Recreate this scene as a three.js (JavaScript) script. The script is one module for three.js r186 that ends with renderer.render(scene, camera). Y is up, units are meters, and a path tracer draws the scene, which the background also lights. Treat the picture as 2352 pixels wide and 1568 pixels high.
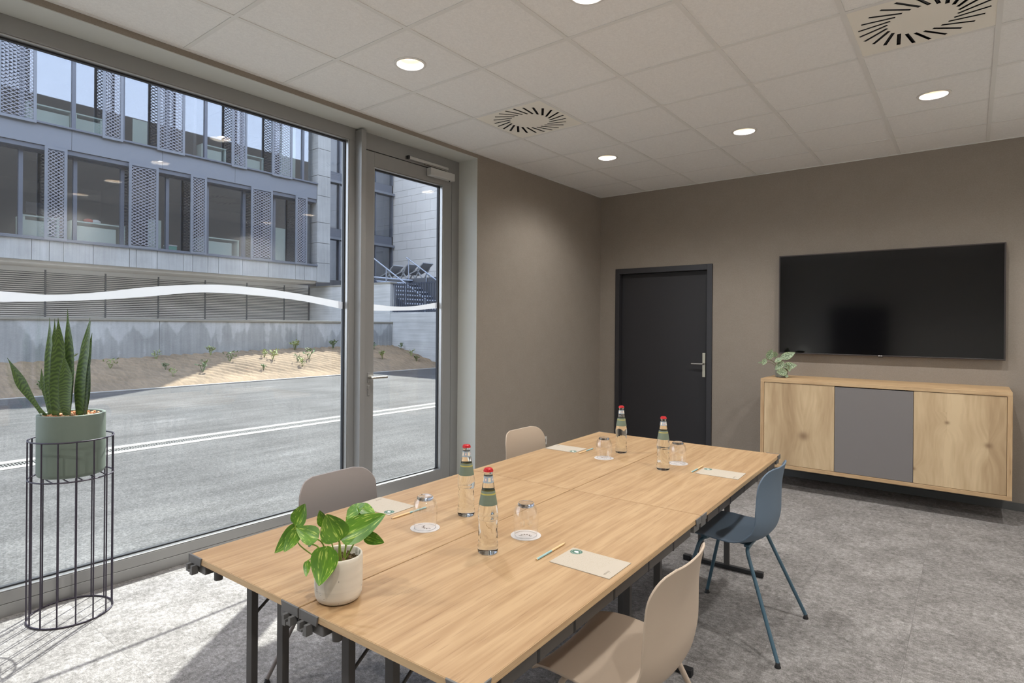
import * as THREE from 'three';
import { RoundedBoxGeometry } from 'three/addons/geometries/RoundedBoxGeometry.js';
import { mergeGeometries, toCreasedNormals, mergeVertices } from 'three/addons/utils/BufferGeometryUtils.js';
import { FontLoader } from 'three/addons/loaders/FontLoader.js';
import { TextGeometry } from 'three/addons/geometries/TextGeometry.js';

// ------------------------------------------------------------------ camera, sky, sun, exposure
const scene = new THREE.Scene();
const renderer = new THREE.WebGLRenderer({ antialias: true });
renderer.toneMapping = THREE.LinearToneMapping;
renderer.toneMappingExposure = 2.45;
renderer.shadowMap.enabled = true;
const camera = new THREE.PerspectiveCamera(60.21, 1.5, 0.05, 400);
camera.position.set(3.4637, 1.4365, 6.2064);
camera.rotation.set(0, 0.66835, 0.00754, 'YXZ');
camera.setViewOffset(2352, 1568, 15.44, 35.51, 2352, 1568);
scene.add(camera);
const SKY = 1.5, SUN = 6.6, LAMP = 2.75;
{ // clear blue sky, paler and whiter towards the horizon, the same all the way round
  const w = 16, h = 256, d = new Float32Array(w * h * 4);
  for (let j = 0; j < h; j++) {
    const e = Math.max(0, ((j + 0.5) / h - 0.5) * 2), t = Math.pow(e, 0.55);
    const c = [0.97 - 0.42 * t, 0.98 - 0.32 * t, 1.04 - 0.08 * t];
    for (let i = 0; i < w; i++) d.set([c[0], c[1], c[2], 1], (j * w + i) * 4);
  }
  const t = new THREE.DataTexture(d, w, h, THREE.RGBAFormat, THREE.FloatType);
  t.mapping = THREE.EquirectangularReflectionMapping; t.magFilter = THREE.LinearFilter; t.needsUpdate = true;
  scene.background = t; scene.backgroundIntensity = SKY;
}
const SUN_AZ = THREE.MathUtils.degToRad(36), SUN_EL = THREE.MathUtils.degToRad(50);
const sun = new THREE.DirectionalLight(new THREE.Color(1.0, 0.95, 0.87), SUN);
sun.position.set(-Math.sin(SUN_AZ) * Math.cos(SUN_EL) * 60, Math.sin(SUN_EL) * 60, -Math.cos(SUN_AZ) * Math.cos(SUN_EL) * 60);
sun.target.position.set(0, 0, 0); sun.castShadow = true; sun.shadow.radius = 1;
sun.shadow.mapSize.set(4096, 4096);
Object.assign(sun.shadow.camera, { left: -30, right: 30, top: 30, bottom: -30, near: 1, far: 140 });
scene.add(sun, sun.target);

// ------------------------------------------------------------------ small helpers
let seed = 7;
const rnd = () => { seed = (seed * 1664525 + 1013904223) >>> 0; return seed / 4294967296; };
const rr = (a, b) => a + (b - a) * rnd();
const V = (x, y, z) => new THREE.Vector3(x, y, z);
const used = new Map();
const numbered = (n) => { const k = used.get(n) ?? 0; used.set(n, k + 1); return k ? n + '_' + String(k).padStart(3, '0') : n; };
function mesh(name, geo, mat, parent) {
  const m = new THREE.Mesh(geo, mat); m.name = name; m.castShadow = m.receiveShadow = true;
  if (parent) parent.add(m); else { m.name = numbered(name); scene.add(m); }
  return m;
}
function thing(name, label, category, pos = [0, 0, 0], turn = 0, group) {
  const g = new THREE.Group(); g.name = numbered(name); g.position.set(...pos); g.rotation.y = turn;
  g.userData = { label, category }; if (group) g.userData.group = group; scene.add(g); return g;
}
function tag(o, label, category, group) { o.userData = { label, category }; if (group) o.userData.group = group; return o; }
function setting(name, label, category) { const g = new THREE.Group(); g.name = name; g.userData = { kind: 'structure', label, category }; scene.add(g); return g; }
function copy(o, pos, turn, label) {
  const c = o.clone(); c.name = numbered(o.name.replace(/_\d{3}$/, '')); c.userData = { ...o.userData }; if (label) c.userData.label = label;
  c.position.set(...pos); c.rotation.set(0, turn, 0); scene.add(c); return c;
}
const nz = (g) => { const r = g.index ? g.toNonIndexed() : g; for (const k of Object.keys(r.attributes)) if (!['position', 'normal', 'uv'].includes(k)) r.deleteAttribute(k); return r; };
const merge = (l) => mergeGeometries(l.map(nz));
function uvBox(g, along = '') { // uv in metres by dominant normal; along 'x','y','z' puts v on that axis
  const p = g.attributes.position, n = g.attributes.normal, uv = new Float32Array(p.count * 2);
  for (let i = 0; i < p.count; i++) {
    const a = [p.getX(i), p.getY(i), p.getZ(i)], m = [Math.abs(n.getX(i)), Math.abs(n.getY(i)), Math.abs(n.getZ(i))];
    const ax = m[0] > m[1] && m[0] > m[2] ? 0 : m[1] > m[2] ? 1 : 2;
    let [u, v] = ax === 0 ? [2, 1] : ax === 1 ? [0, 2] : [0, 1];
    const want = 'xyz'.indexOf(along); if (want >= 0 && u === want) [u, v] = [v, u];
    uv[i * 2] = a[u]; uv[i * 2 + 1] = a[v];
  }
  g.setAttribute('uv', new THREE.BufferAttribute(uv, 2)); return g;
}
function box(x0, x1, y0, y1, z0, z1, r = 0, along = '') {
  const w = x1 - x0, h = y1 - y0, d = z1 - z0;
  let g = r > 0 ? new RoundedBoxGeometry(w, h, d, 2, Math.min(r, w / 2.01, h / 2.01, d / 2.01)) : new THREE.BoxGeometry(w, h, d);
  g = nz(g); g.translate((x0 + x1) / 2, (y0 + y1) / 2, (z0 + z1) / 2); return uvBox(g, along);
}
function rod(a, b, r, seg = 10) {
  const d = b.clone().sub(a), g = new THREE.CylinderGeometry(r, r, d.length(), seg, 1);
  g.applyQuaternion(new THREE.Quaternion().setFromUnitVectors(V(0, 1, 0), d.clone().normalize())); const m = a.clone().add(b).multiplyScalar(0.5);
  g.translate(m.x, m.y, m.z); return nz(g);
}
function bar(a, b, w, h) { // square bar between two points
  const d = b.clone().sub(a), g = new THREE.BoxGeometry(w, d.length(), h);
  g.applyQuaternion(new THREE.Quaternion().setFromUnitVectors(V(0, 1, 0), d.clone().normalize())); const m = a.clone().add(b).multiplyScalar(0.5);
  g.translate(m.x, m.y, m.z); return nz(g);
}
const pipe = (pts, r, seg = 24, rs = 8, closed = false) => nz(new THREE.TubeGeometry(new THREE.CatmullRomCurve3(pts, closed, 'catmullrom', 0.5), seg, r, rs, closed));
function bentPipe(pts, r, rad = 0.04, rs = 8) { // straight runs with rounded bends, capped by spheres of no size (open ends hidden)
  const path = new THREE.CurvePath();
  let cur = pts[0].clone();
  for (let i = 1; i < pts.length - 1; i++) {
    const a = pts[i].clone().sub(pts[i - 1]).normalize(), b = pts[i + 1].clone().sub(pts[i]).normalize();
    const p = pts[i].clone().addScaledVector(a, -rad), q = pts[i].clone().addScaledVector(b, rad);
    path.add(new THREE.LineCurve3(cur, p)); path.add(new THREE.QuadraticBezierCurve3(p, pts[i].clone(), q)); cur = q;
  }
  path.add(new THREE.LineCurve3(cur, pts[pts.length - 1]));
  return nz(new THREE.TubeGeometry(path, pts.length * 14, r, rs, false));
}
const lathe = (pts, seg = 40) => nz(new THREE.LatheGeometry(pts.map(([x, y]) => new THREE.Vector2(x, y)), seg));
function surf(P, ns, nt) { // open grid surface with uv (t across, s along)
  const pos = [], uv = [], idx = [];
  for (let i = 0; i <= ns; i++) for (let j = 0; j <= nt; j++) { const p = P(i / ns, j / nt); pos.push(p.x, p.y, p.z); uv.push(j / nt, i / ns); }
  for (let i = 0; i < ns; i++) for (let j = 0; j < nt; j++) { const a = i * (nt + 1) + j, b = a + nt + 1; idx.push(a, a + 1, b, b, a + 1, b + 1); }
  const g = new THREE.BufferGeometry(); g.setAttribute('position', new THREE.Float32BufferAttribute(pos, 3)); g.setAttribute('uv', new THREE.Float32BufferAttribute(uv, 2));
  g.setIndex(idx); g.computeVertexNormals(); return g;
}
function shell(P, ns, nt, th) { // a surface with thickness and a rounded rim
  const g = surf(P, ns, nt), p = g.attributes.position, n = g.attributes.normal, F = [], Bk = [];
  for (let i = 0; i < p.count; i++) {
    const a = V(p.getX(i), p.getY(i), p.getZ(i)), m = V(n.getX(i), n.getY(i), n.getZ(i));
    F.push(a.clone().addScaledVector(m, th / 2)); Bk.push(a.clone().addScaledVector(m, -th / 2));
  }
  const W = nt + 1, at = (L) => (s, t) => L[Math.round(s * ns) * W + Math.round(t * nt)];
  const top = surf(at(F), ns, nt), bot = surf((s, t) => at(Bk)(s, 1 - t), ns, nt);
  const loop = []; for (let j = 0; j <= nt; j++) loop.push(j); for (let i = 1; i <= ns; i++) loop.push(i * W + nt); for (let j = nt - 1; j >= 0; j--) loop.push(ns * W + j); for (let i = ns - 1; i > 0; i--) loop.push(i * W);
  const N = loop.length, mid = loop.map((k, q) => {
    const a = loop[(q + N - 1) % N], b = loop[(q + 1) % N], tan = F[b].clone().sub(F[a]).normalize(), nn = F[k].clone().sub(Bk[k]).normalize();
    return F[k].clone().add(Bk[k]).multiplyScalar(0.5).addScaledVector(tan.cross(nn), th * 0.5);
  });
  const rim = surf((s, t) => { const q = Math.round(s * N) % N, k = loop[q]; return t < 0.25 ? F[k] : t > 0.75 ? Bk[k] : mid[q]; }, N, 2);
  return merge([top, bot, rim]);
}
function extrudeXY(pts, z0, z1, bevel = 0) {
  const g = new THREE.ExtrudeGeometry(new THREE.Shape(pts.map(([x, y]) => new THREE.Vector2(x, y))), { depth: z1 - z0 - 2 * bevel, bevelEnabled: bevel > 0, bevelSize: bevel, bevelThickness: bevel, bevelSegments: 1 });
  g.translate(0, 0, z0 + bevel); return nz(g);
}

// ------------------------------------------------------------------ computed textures
const hash = (i, j, s) => { let h = Math.imul(i, 374761393) ^ Math.imul(j, 668265263) ^ Math.imul(s, 1442695041); h = Math.imul(h ^ (h >>> 13), 1274126177); return ((h ^ (h >>> 16)) >>> 0) / 4294967296; };
const mod = (a, b) => ((a % b) + b) % b;
function vn(x, y, px, py, s) {
  const i = Math.floor(x), j = Math.floor(y), f = x - i, g = y - j, u = f * f * (3 - 2 * f), v = g * g * (3 - 2 * g);
  const a = hash(mod(i, px), mod(j, py), s), b = hash(mod(i + 1, px), mod(j, py), s), c = hash(mod(i, px), mod(j + 1, py), s), d = hash(mod(i + 1, px), mod(j + 1, py), s);
  return a + (b - a) * u + (c - a) * v + (a - b - c + d) * u * v;
}
function fbm(u, v, fx, fy, o, s) { let t = 0, a = 0.5, n = 0; for (let k = 0; k < o; k++) { t += a * vn(u * fx, v * fy, fx, fy, s + k); n += a; a *= 0.5; fx *= 2; fy *= 2; } return t / n; }
const clamp = (x, a = 0, b = 1) => Math.min(b, Math.max(a, x));
const mix = (a, b, t) => a + (b - a) * t;
const mix3 = (a, b, t) => [mix(a[0], b[0], t), mix(a[1], b[1], t), mix(a[2], b[2], t)];
const sst = (a, b, x) => { const t = clamp((x - a) / (b - a)); return t * t * (3 - 2 * t); };
function tex(w, h, fn, rx = 1, ry = 1, color = true) {
  const d = new Uint8Array(w * h * 4);
  for (let j = 0; j < h; j++) for (let i = 0; i < w; i++) { const c = fn((i + 0.5) / w, (j + 0.5) / h), k = (j * w + i) * 4; if (c.length) { d[k] = clamp(c[0], 0, 255); d[k + 1] = clamp(c[1], 0, 255); d[k + 2] = clamp(c[2], 0, 255); } else d[k] = d[k + 1] = d[k + 2] = clamp(c, 0, 255); d[k + 3] = 255; }
  const t = new THREE.DataTexture(d, w, h); t.wrapS = t.wrapT = THREE.RepeatWrapping; t.magFilter = THREE.LinearFilter; t.minFilter = THREE.LinearMipmapLinearFilter; t.generateMipmaps = true;
  if (color) t.colorSpace = THREE.SRGBColorSpace; t.repeat.set(rx, ry); t.needsUpdate = true; return t;
}
const oakGrain = (u, v, s, light, dark, pore) => {
  const w = fbm(u, v, 4, 2, 4, s), r = Math.sin((u * 5 + w * 4.5) * Math.PI * 2) * 0.5 + 0.5;
  const fine = fbm(u, v, 90, 5, 3, s + 9), str = fbm(u, v, 14, 1, 3, s + 4);
  let c = mix3(light, dark, clamp(0.34 * r + 0.7 * str + 0.95 * (fine - 0.5) - 0.16));
  const p = vn(u * 300, v * 18, 300, 18, s + 20); if (p > 0.76) c = mix3(c, pore, (p - 0.76) * 1.6);
  return c;
};
const T = {};
T.oak = tex(1024, 1024, (u, v) => oakGrain(u, v, 31, [176, 145, 107], [149, 115, 78], [112, 80, 50]), 1 / 0.62, 1 / 1.45);
T.oakEdge = tex(256, 256, (u, v) => oakGrain(u, v, 47, [196, 166, 127], [172, 138, 100], [126, 94, 62]), 1 / 0.6, 1 / 1.2);
const knots = [[0.33, 0.62, 0.05], [0.86, 0.72, 0.03], [0.95, 0.17, 0.016], [0.12, 0.3, 0.02], [0.6, 0.42, 0.018], [0.72, 0.9, 0.02]];
T.oakDoor = tex(1024, 1024, (u, v) => {
  let du = 0, kn = 0; for (const [a, b, r] of knots) { const x = (u - a) / (r * 2.2), y = (v - b) / (r * 4.5), q = x * x + y * y; du += Math.exp(-q) * 0.03 * Math.sign(x || 1); kn = Math.max(kn, Math.exp(-((u - a) ** 2 + ((v - b) * 0.5) ** 2) / (r * r * 0.16))); }
  const uu = u + du, plank = fbm(uu, v, 16, 1, 2, 75), w = fbm(uu, v, 5, 2, 3, 61), r = Math.sin((uu * 7 + w * 1.6) * 6.283) * 0.5 + 0.5, fine = fbm(uu, v, 120, 6, 3, 71);
  const c = mix3([208, 183, 146], [158, 130, 96], clamp(0.1 * r + 0.95 * (plank - 0.18) + 0.45 * (fine - 0.5)));
  return mix3(c, [96, 70, 48], kn * 0.55);
}, 1 / 1.75, 1 / 0.8);
T.carpet = tex(1024, 1024, (u, v) => {
  const a = fbm(u, v, 9, 9, 4, 101), b = fbm(u, v, 150, 90, 2, 111), c = vn(u * 500, v * 500, 500, 500, 121), e = fbm(u, v, 40, 90, 2, 131);
  const g = 124 + 32 * (a - 0.5) + 40 * (b - 0.5) + 40 * (c - 0.5) + 24 * (e - 0.5); return [g + 3, g - 1, g - 4];
}, 1 / 1.5, 1 / 1.5);
T.carpetBump = tex(512, 512, (u, v) => 255 * (0.5 * vn(u * 256, v * 256, 256, 256, 141) + 0.5 * fbm(u, v, 128, 60, 2, 142)), 1 / 0.6, 1 / 0.6, false);
T.ceil = tex(512, 512, (u, v) => { const g = 236 + 10 * (fbm(u, v, 60, 60, 3, 151) - 0.5) + 10 * (vn(u * 256, v * 256, 256, 256, 155) - 0.5); return [g, g - 2, g - 5]; }, 1 / 0.6, 1 / 0.6);
T.weave = tex(256, 256, (u, v) => 128 + 60 * Math.sin(u * 80 * 6.283) * Math.sin(v * 80 * 6.283) + 80 * (vn(u * 128, v * 128, 128, 128, 161) - 0.5), 1 / 0.16, 1 / 0.16, false);
T.wall = tex(256, 256, (u, v) => { const g = (vn(u * 128, v * 128, 128, 128, 171) - 0.5) * 9 + (fbm(u, v, 6, 6, 3, 173) - 0.5) * 5; return [144 + g, 134 + g, 123 + g]; }, 1 / 0.5, 1 / 0.5);
const drips = []; for (let k = 0; k < 30; k++) drips.push([hash(k, 1, 601), 0.012 + 0.05 * hash(k, 2, 601) ** 2, 0.12 + 0.5 * hash(k, 3, 601)]);
T.concrete = tex(1024, 512, (u, v) => { // grey weathered concrete with pale lime runs hanging from its top
  const a = fbm(u, v, 12, 3, 5, 181), n = fbm(u, v, 60, 10, 3, 185) - 0.5, sp = vn(u * 400, v * 200, 400, 200, 187) - 0.5, run = fbm(u, v, 160, 2, 2, 189) - 0.5;
  let lime = 0; for (const [c, hw, len] of drips) { let du = Math.abs(u - c); du = Math.min(du, 1 - du); const w = hw * (1 - (0.94 - v) / len) + n * 0.02; lime = Math.max(lime, sst(-0.004, 0.008, w - du)); }
  const g = mix(170, 204, lime * 0.75) + 40 * (a - 0.5) + 12 * sp + 22 * run; return [g - 1, g + 1, g + 1];
}, 1 / 8, 1 / 1.6);
T.concretePale = tex(512, 512, (u, v) => { const g = 170 + 24 * (fbm(u, v, 6, 6, 5, 191) - 0.5) + 18 * (fbm(u, v, 80, 3, 2, 195) - 0.5) + 8 * (vn(u * 256, v * 256, 256, 256, 197) - 0.5); return [g, g, g - 2]; }, 1 / 3, 1 / 3);
T.concreteLight = tex(512, 512, (u, v) => { const run = fbm(u, v, 70, 2, 3, 395), g = 198 + 26 * (fbm(u, v, 6, 6, 5, 391) - 0.5) + 34 * (run - 0.5) + 8 * (vn(u * 256, v * 256, 256, 256, 397) - 0.5); return [g, g, g - 2]; }, 1 / 3, 1 / 3);
T.asphalt = tex(1024, 1024, (u, v) => { const a = fbm(u, v, 5, 4, 5, 201), sp = vn(u * 512, v * 512, 512, 512, 205), s2 = vn(u * 220, v * 220, 220, 220, 206), st = fbm(u, v, 3, 26, 4, 207); const g = 72 + 34 * (a - 0.5) + 40 * (sp - 0.5) + 20 * (s2 - 0.5) + 28 * (st - 0.5); return [g + 2, g, g - 2]; }, 1 / 3.5, 1 / 3.5);
T.sand = tex(512, 512, (u, v) => { const a = fbm(u, v, 6, 6, 4, 211), sp = vn(u * 256, v * 256, 256, 256, 215) - 0.5, ln = fbm(u + v * 0.5, v, 10, 60, 2, 217) - 0.5; const g = 1 + 0.2 * (a - 0.5) + 0.16 * sp + 0.22 * ln; return [134 * g, 115 * g, 92 * g]; }, 1 / 2.2, 1 / 2.2);
T.stone = tex(512, 512, (u, v) => { const g = 238 + 12 * (fbm(u, v, 5, 5, 4, 221) - 0.5) + 8 * (vn(u * 256, v * 256, 256, 256, 225) - 0.5); return [g, g - 5, g - 12]; }, 1 / 2.4, 1 / 2.4);
T.snake = tex(128, 512, (u, v) => {
  const z = v * 24 + 3.4 * fbm(u, v, 4, 6, 3, 231) + 0.35 * Math.sin(u * 18), b = sst(0.35, 0.75, Math.sin(z * 6.283) * 0.5 + 0.5 + 0.3 * (fbm(u, v, 12, 40, 2, 235) - 0.5));
  const c = mix3([48, 66, 34], [108, 132, 60], b * 0.42 + 0.2 + 0.25 * (fbm(u, v, 5, 3, 3, 238) - 0.5)); const e = Math.abs(u * 2 % 1 - 0.5) * 2; return mix3(c, [146, 168, 84], sst(0.93, 1, e) * 0.7);
});
T.pothos = tex(256, 256, (u, v) => { const s = Math.abs(u - 0.5) * 2, f = fbm(u, v, 6, 4, 4, 241), st = fbm(u + 0.25 * v, v, 26, 5, 3, 243); let c = mix3([62, 104, 22], [116, 160, 34], clamp(0.9 * f)); c = mix3(c, [206, 214, 116], sst(0.6, 0.72, st * 0.75 + 0.3 * f) * 0.75); return mix3(c, [142, 178, 66], Math.exp(-s * s * 900) * 0.7); });
T.silver = tex(256, 256, (u, v) => { const s = Math.abs(u - 0.5) * 2, f = fbm(u, v, 34, 34, 2, 251), rim = sst(0.8, 0.95, s); let c = mix3([72, 96, 66], [178, 190, 160], sst(0.4, 0.6, f)); c = mix3(c, [150, 168, 110], rim * 0.6); return mix3(c, [66, 92, 50], Math.exp(-s * s * 420) * 0.9); });
T.clay = tex(512, 256, (u, v) => { const p = vn(u * 60, v * 90, 60, 90, 261), q = vn(u * 14, v * 14, 14, 14, 263), h = fbm(u, v, 3, 60, 2, 265); let g = 212 + 16 * (fbm(u, v, 6, 6, 4, 267) - 0.5) + 14 * (h - 0.5); const pit = p > 0.93 && q > 0.6 ? 0.55 : 1; return [g * pit, (g - 9) * pit, (g - 24) * pit]; });
T.pebble = tex(256, 256, (u, v) => { const g = 60 + 150 * fbm(u, v, 20, 20, 3, 271); return [g, g * 0.9, g * 0.72]; });
function canvas(w, h, draw) { const c = document.createElement('canvas'); c.width = w; c.height = h; draw(c.getContext('2d'), w, h); const t = new THREE.CanvasTexture(c); t.colorSpace = THREE.SRGBColorSpace; return t; }
T.pad = canvas(840, 592, (x, w, h) => { // landscape A5: emblem top left, faint dot pattern, small word set upright at the right
  x.fillStyle = '#b1a697'; x.fillRect(0, 0, w, h);
  let s = 5; const r = () => { s = (s * 1664525 + 1013904223) >>> 0; return s / 4294967296; };
  x.fillStyle = '#a0957f';
  for (let i = 0; i < 1500; i++) { const a = r() * w * 0.86, b = r() * h; if (a + b * 0.25 > w * 0.84) continue; x.beginPath(); x.ellipse(a, b, 3, 2, r() * 3, 0, 6.3); x.fill(); }
  const cx = 110, cy = 110; x.fillStyle = '#4c6a5d'; x.beginPath(); x.arc(cx, cy, 82, 0, 6.3); x.fill();
  x.strokeStyle = '#c3cec4'; x.lineWidth = 4; for (const [a, b] of [[-2.6, -0.6], [0.5, 2.6], [-0.2, 0.2], [2.9, 3.4]]) { x.beginPath(); x.arc(cx, cy, 62, a, b); x.stroke(); }
  x.fillStyle = '#f2efe6'; for (const [a, b, q] of [[-14, -4, 17], [4, -12, 18], [18, -2, 15], [4, 6, 17], [-8, 8, 14]]) { x.beginPath(); x.arc(cx + a, cy + b, q, 0, 6.3); x.fill(); }
  x.fillRect(cx - 8, cy + 16, 5, 15); x.fillRect(cx + 9, cy + 16, 5, 15); x.strokeStyle = '#f2efe6'; x.lineWidth = 4; x.beginPath(); x.arc(cx + 32, cy + 20, 9, 0, 6.3); x.stroke();
  x.save(); x.translate(w - 92, h - 66); x.rotate(-Math.PI / 2); x.fillStyle = '#6b6353'; x.font = 'bold 36px sans-serif'; x.fillText('NICOLE', 0, 0); x.font = '16px sans-serif'; x.fillStyle = '#857c6a'; x.fillText('hotels', 70, 26); x.restore();
});
T.coaster = canvas(256, 256, (x, w, h) => { // white disc with a closed eye and lashes
  x.fillStyle = '#beb8b4'; x.fillRect(0, 0, w, h); x.strokeStyle = '#3a2c28'; x.lineWidth = 6; x.lineCap = 'round';
  x.lineWidth = 7; x.beginPath(); x.arc(128, 96, 40, 0.3, 2.84); x.stroke();
  for (const a of [0.3, 0.85, 1.35, 1.8, 2.3, 2.84]) { x.beginPath(); x.moveTo(128 + 40 * Math.cos(a), 96 + 40 * Math.sin(a)); x.lineTo(128 + 56 * Math.cos(a - 0.1), 96 + 56 * Math.sin(a - 0.1)); x.stroke(); }
});
T.label = canvas(512, 128, (x, w, h) => { x.fillStyle = '#6f7a69'; x.fillRect(0, 0, w, h); x.fillStyle = '#b4a552'; x.fillRect(0, 22, w, 12); x.strokeStyle = '#64705f'; x.lineWidth = 2; for (let i = 0; i < 64; i++) { x.beginPath(); x.moveTo(i * 8, 40); x.lineTo(i * 8, h); x.stroke(); } for (let j = 0; j < 8; j++) { x.beginPath(); x.moveTo(0, 44 + j * 11); x.lineTo(w, 44 + j * 11); x.stroke(); } });
T.neck = canvas(512, 64, (x, w, h) => { x.fillStyle = '#9aa7b0'; x.fillRect(0, 0, w, h); for (let i = 0; i < 4; i++) { x.fillStyle = '#e0d3bd'; x.fillRect(i * 128 + 70, 12, 44, 40); x.fillStyle = '#c9a39a'; x.beginPath(); x.arc(i * 128 + 30, 32, 17, 0, 6.3); x.fill(); x.fillStyle = '#e4e0da'; x.beginPath(); x.arc(i * 128 + 30, 32, 9, 0, 6.3); x.fill(); } });

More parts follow.
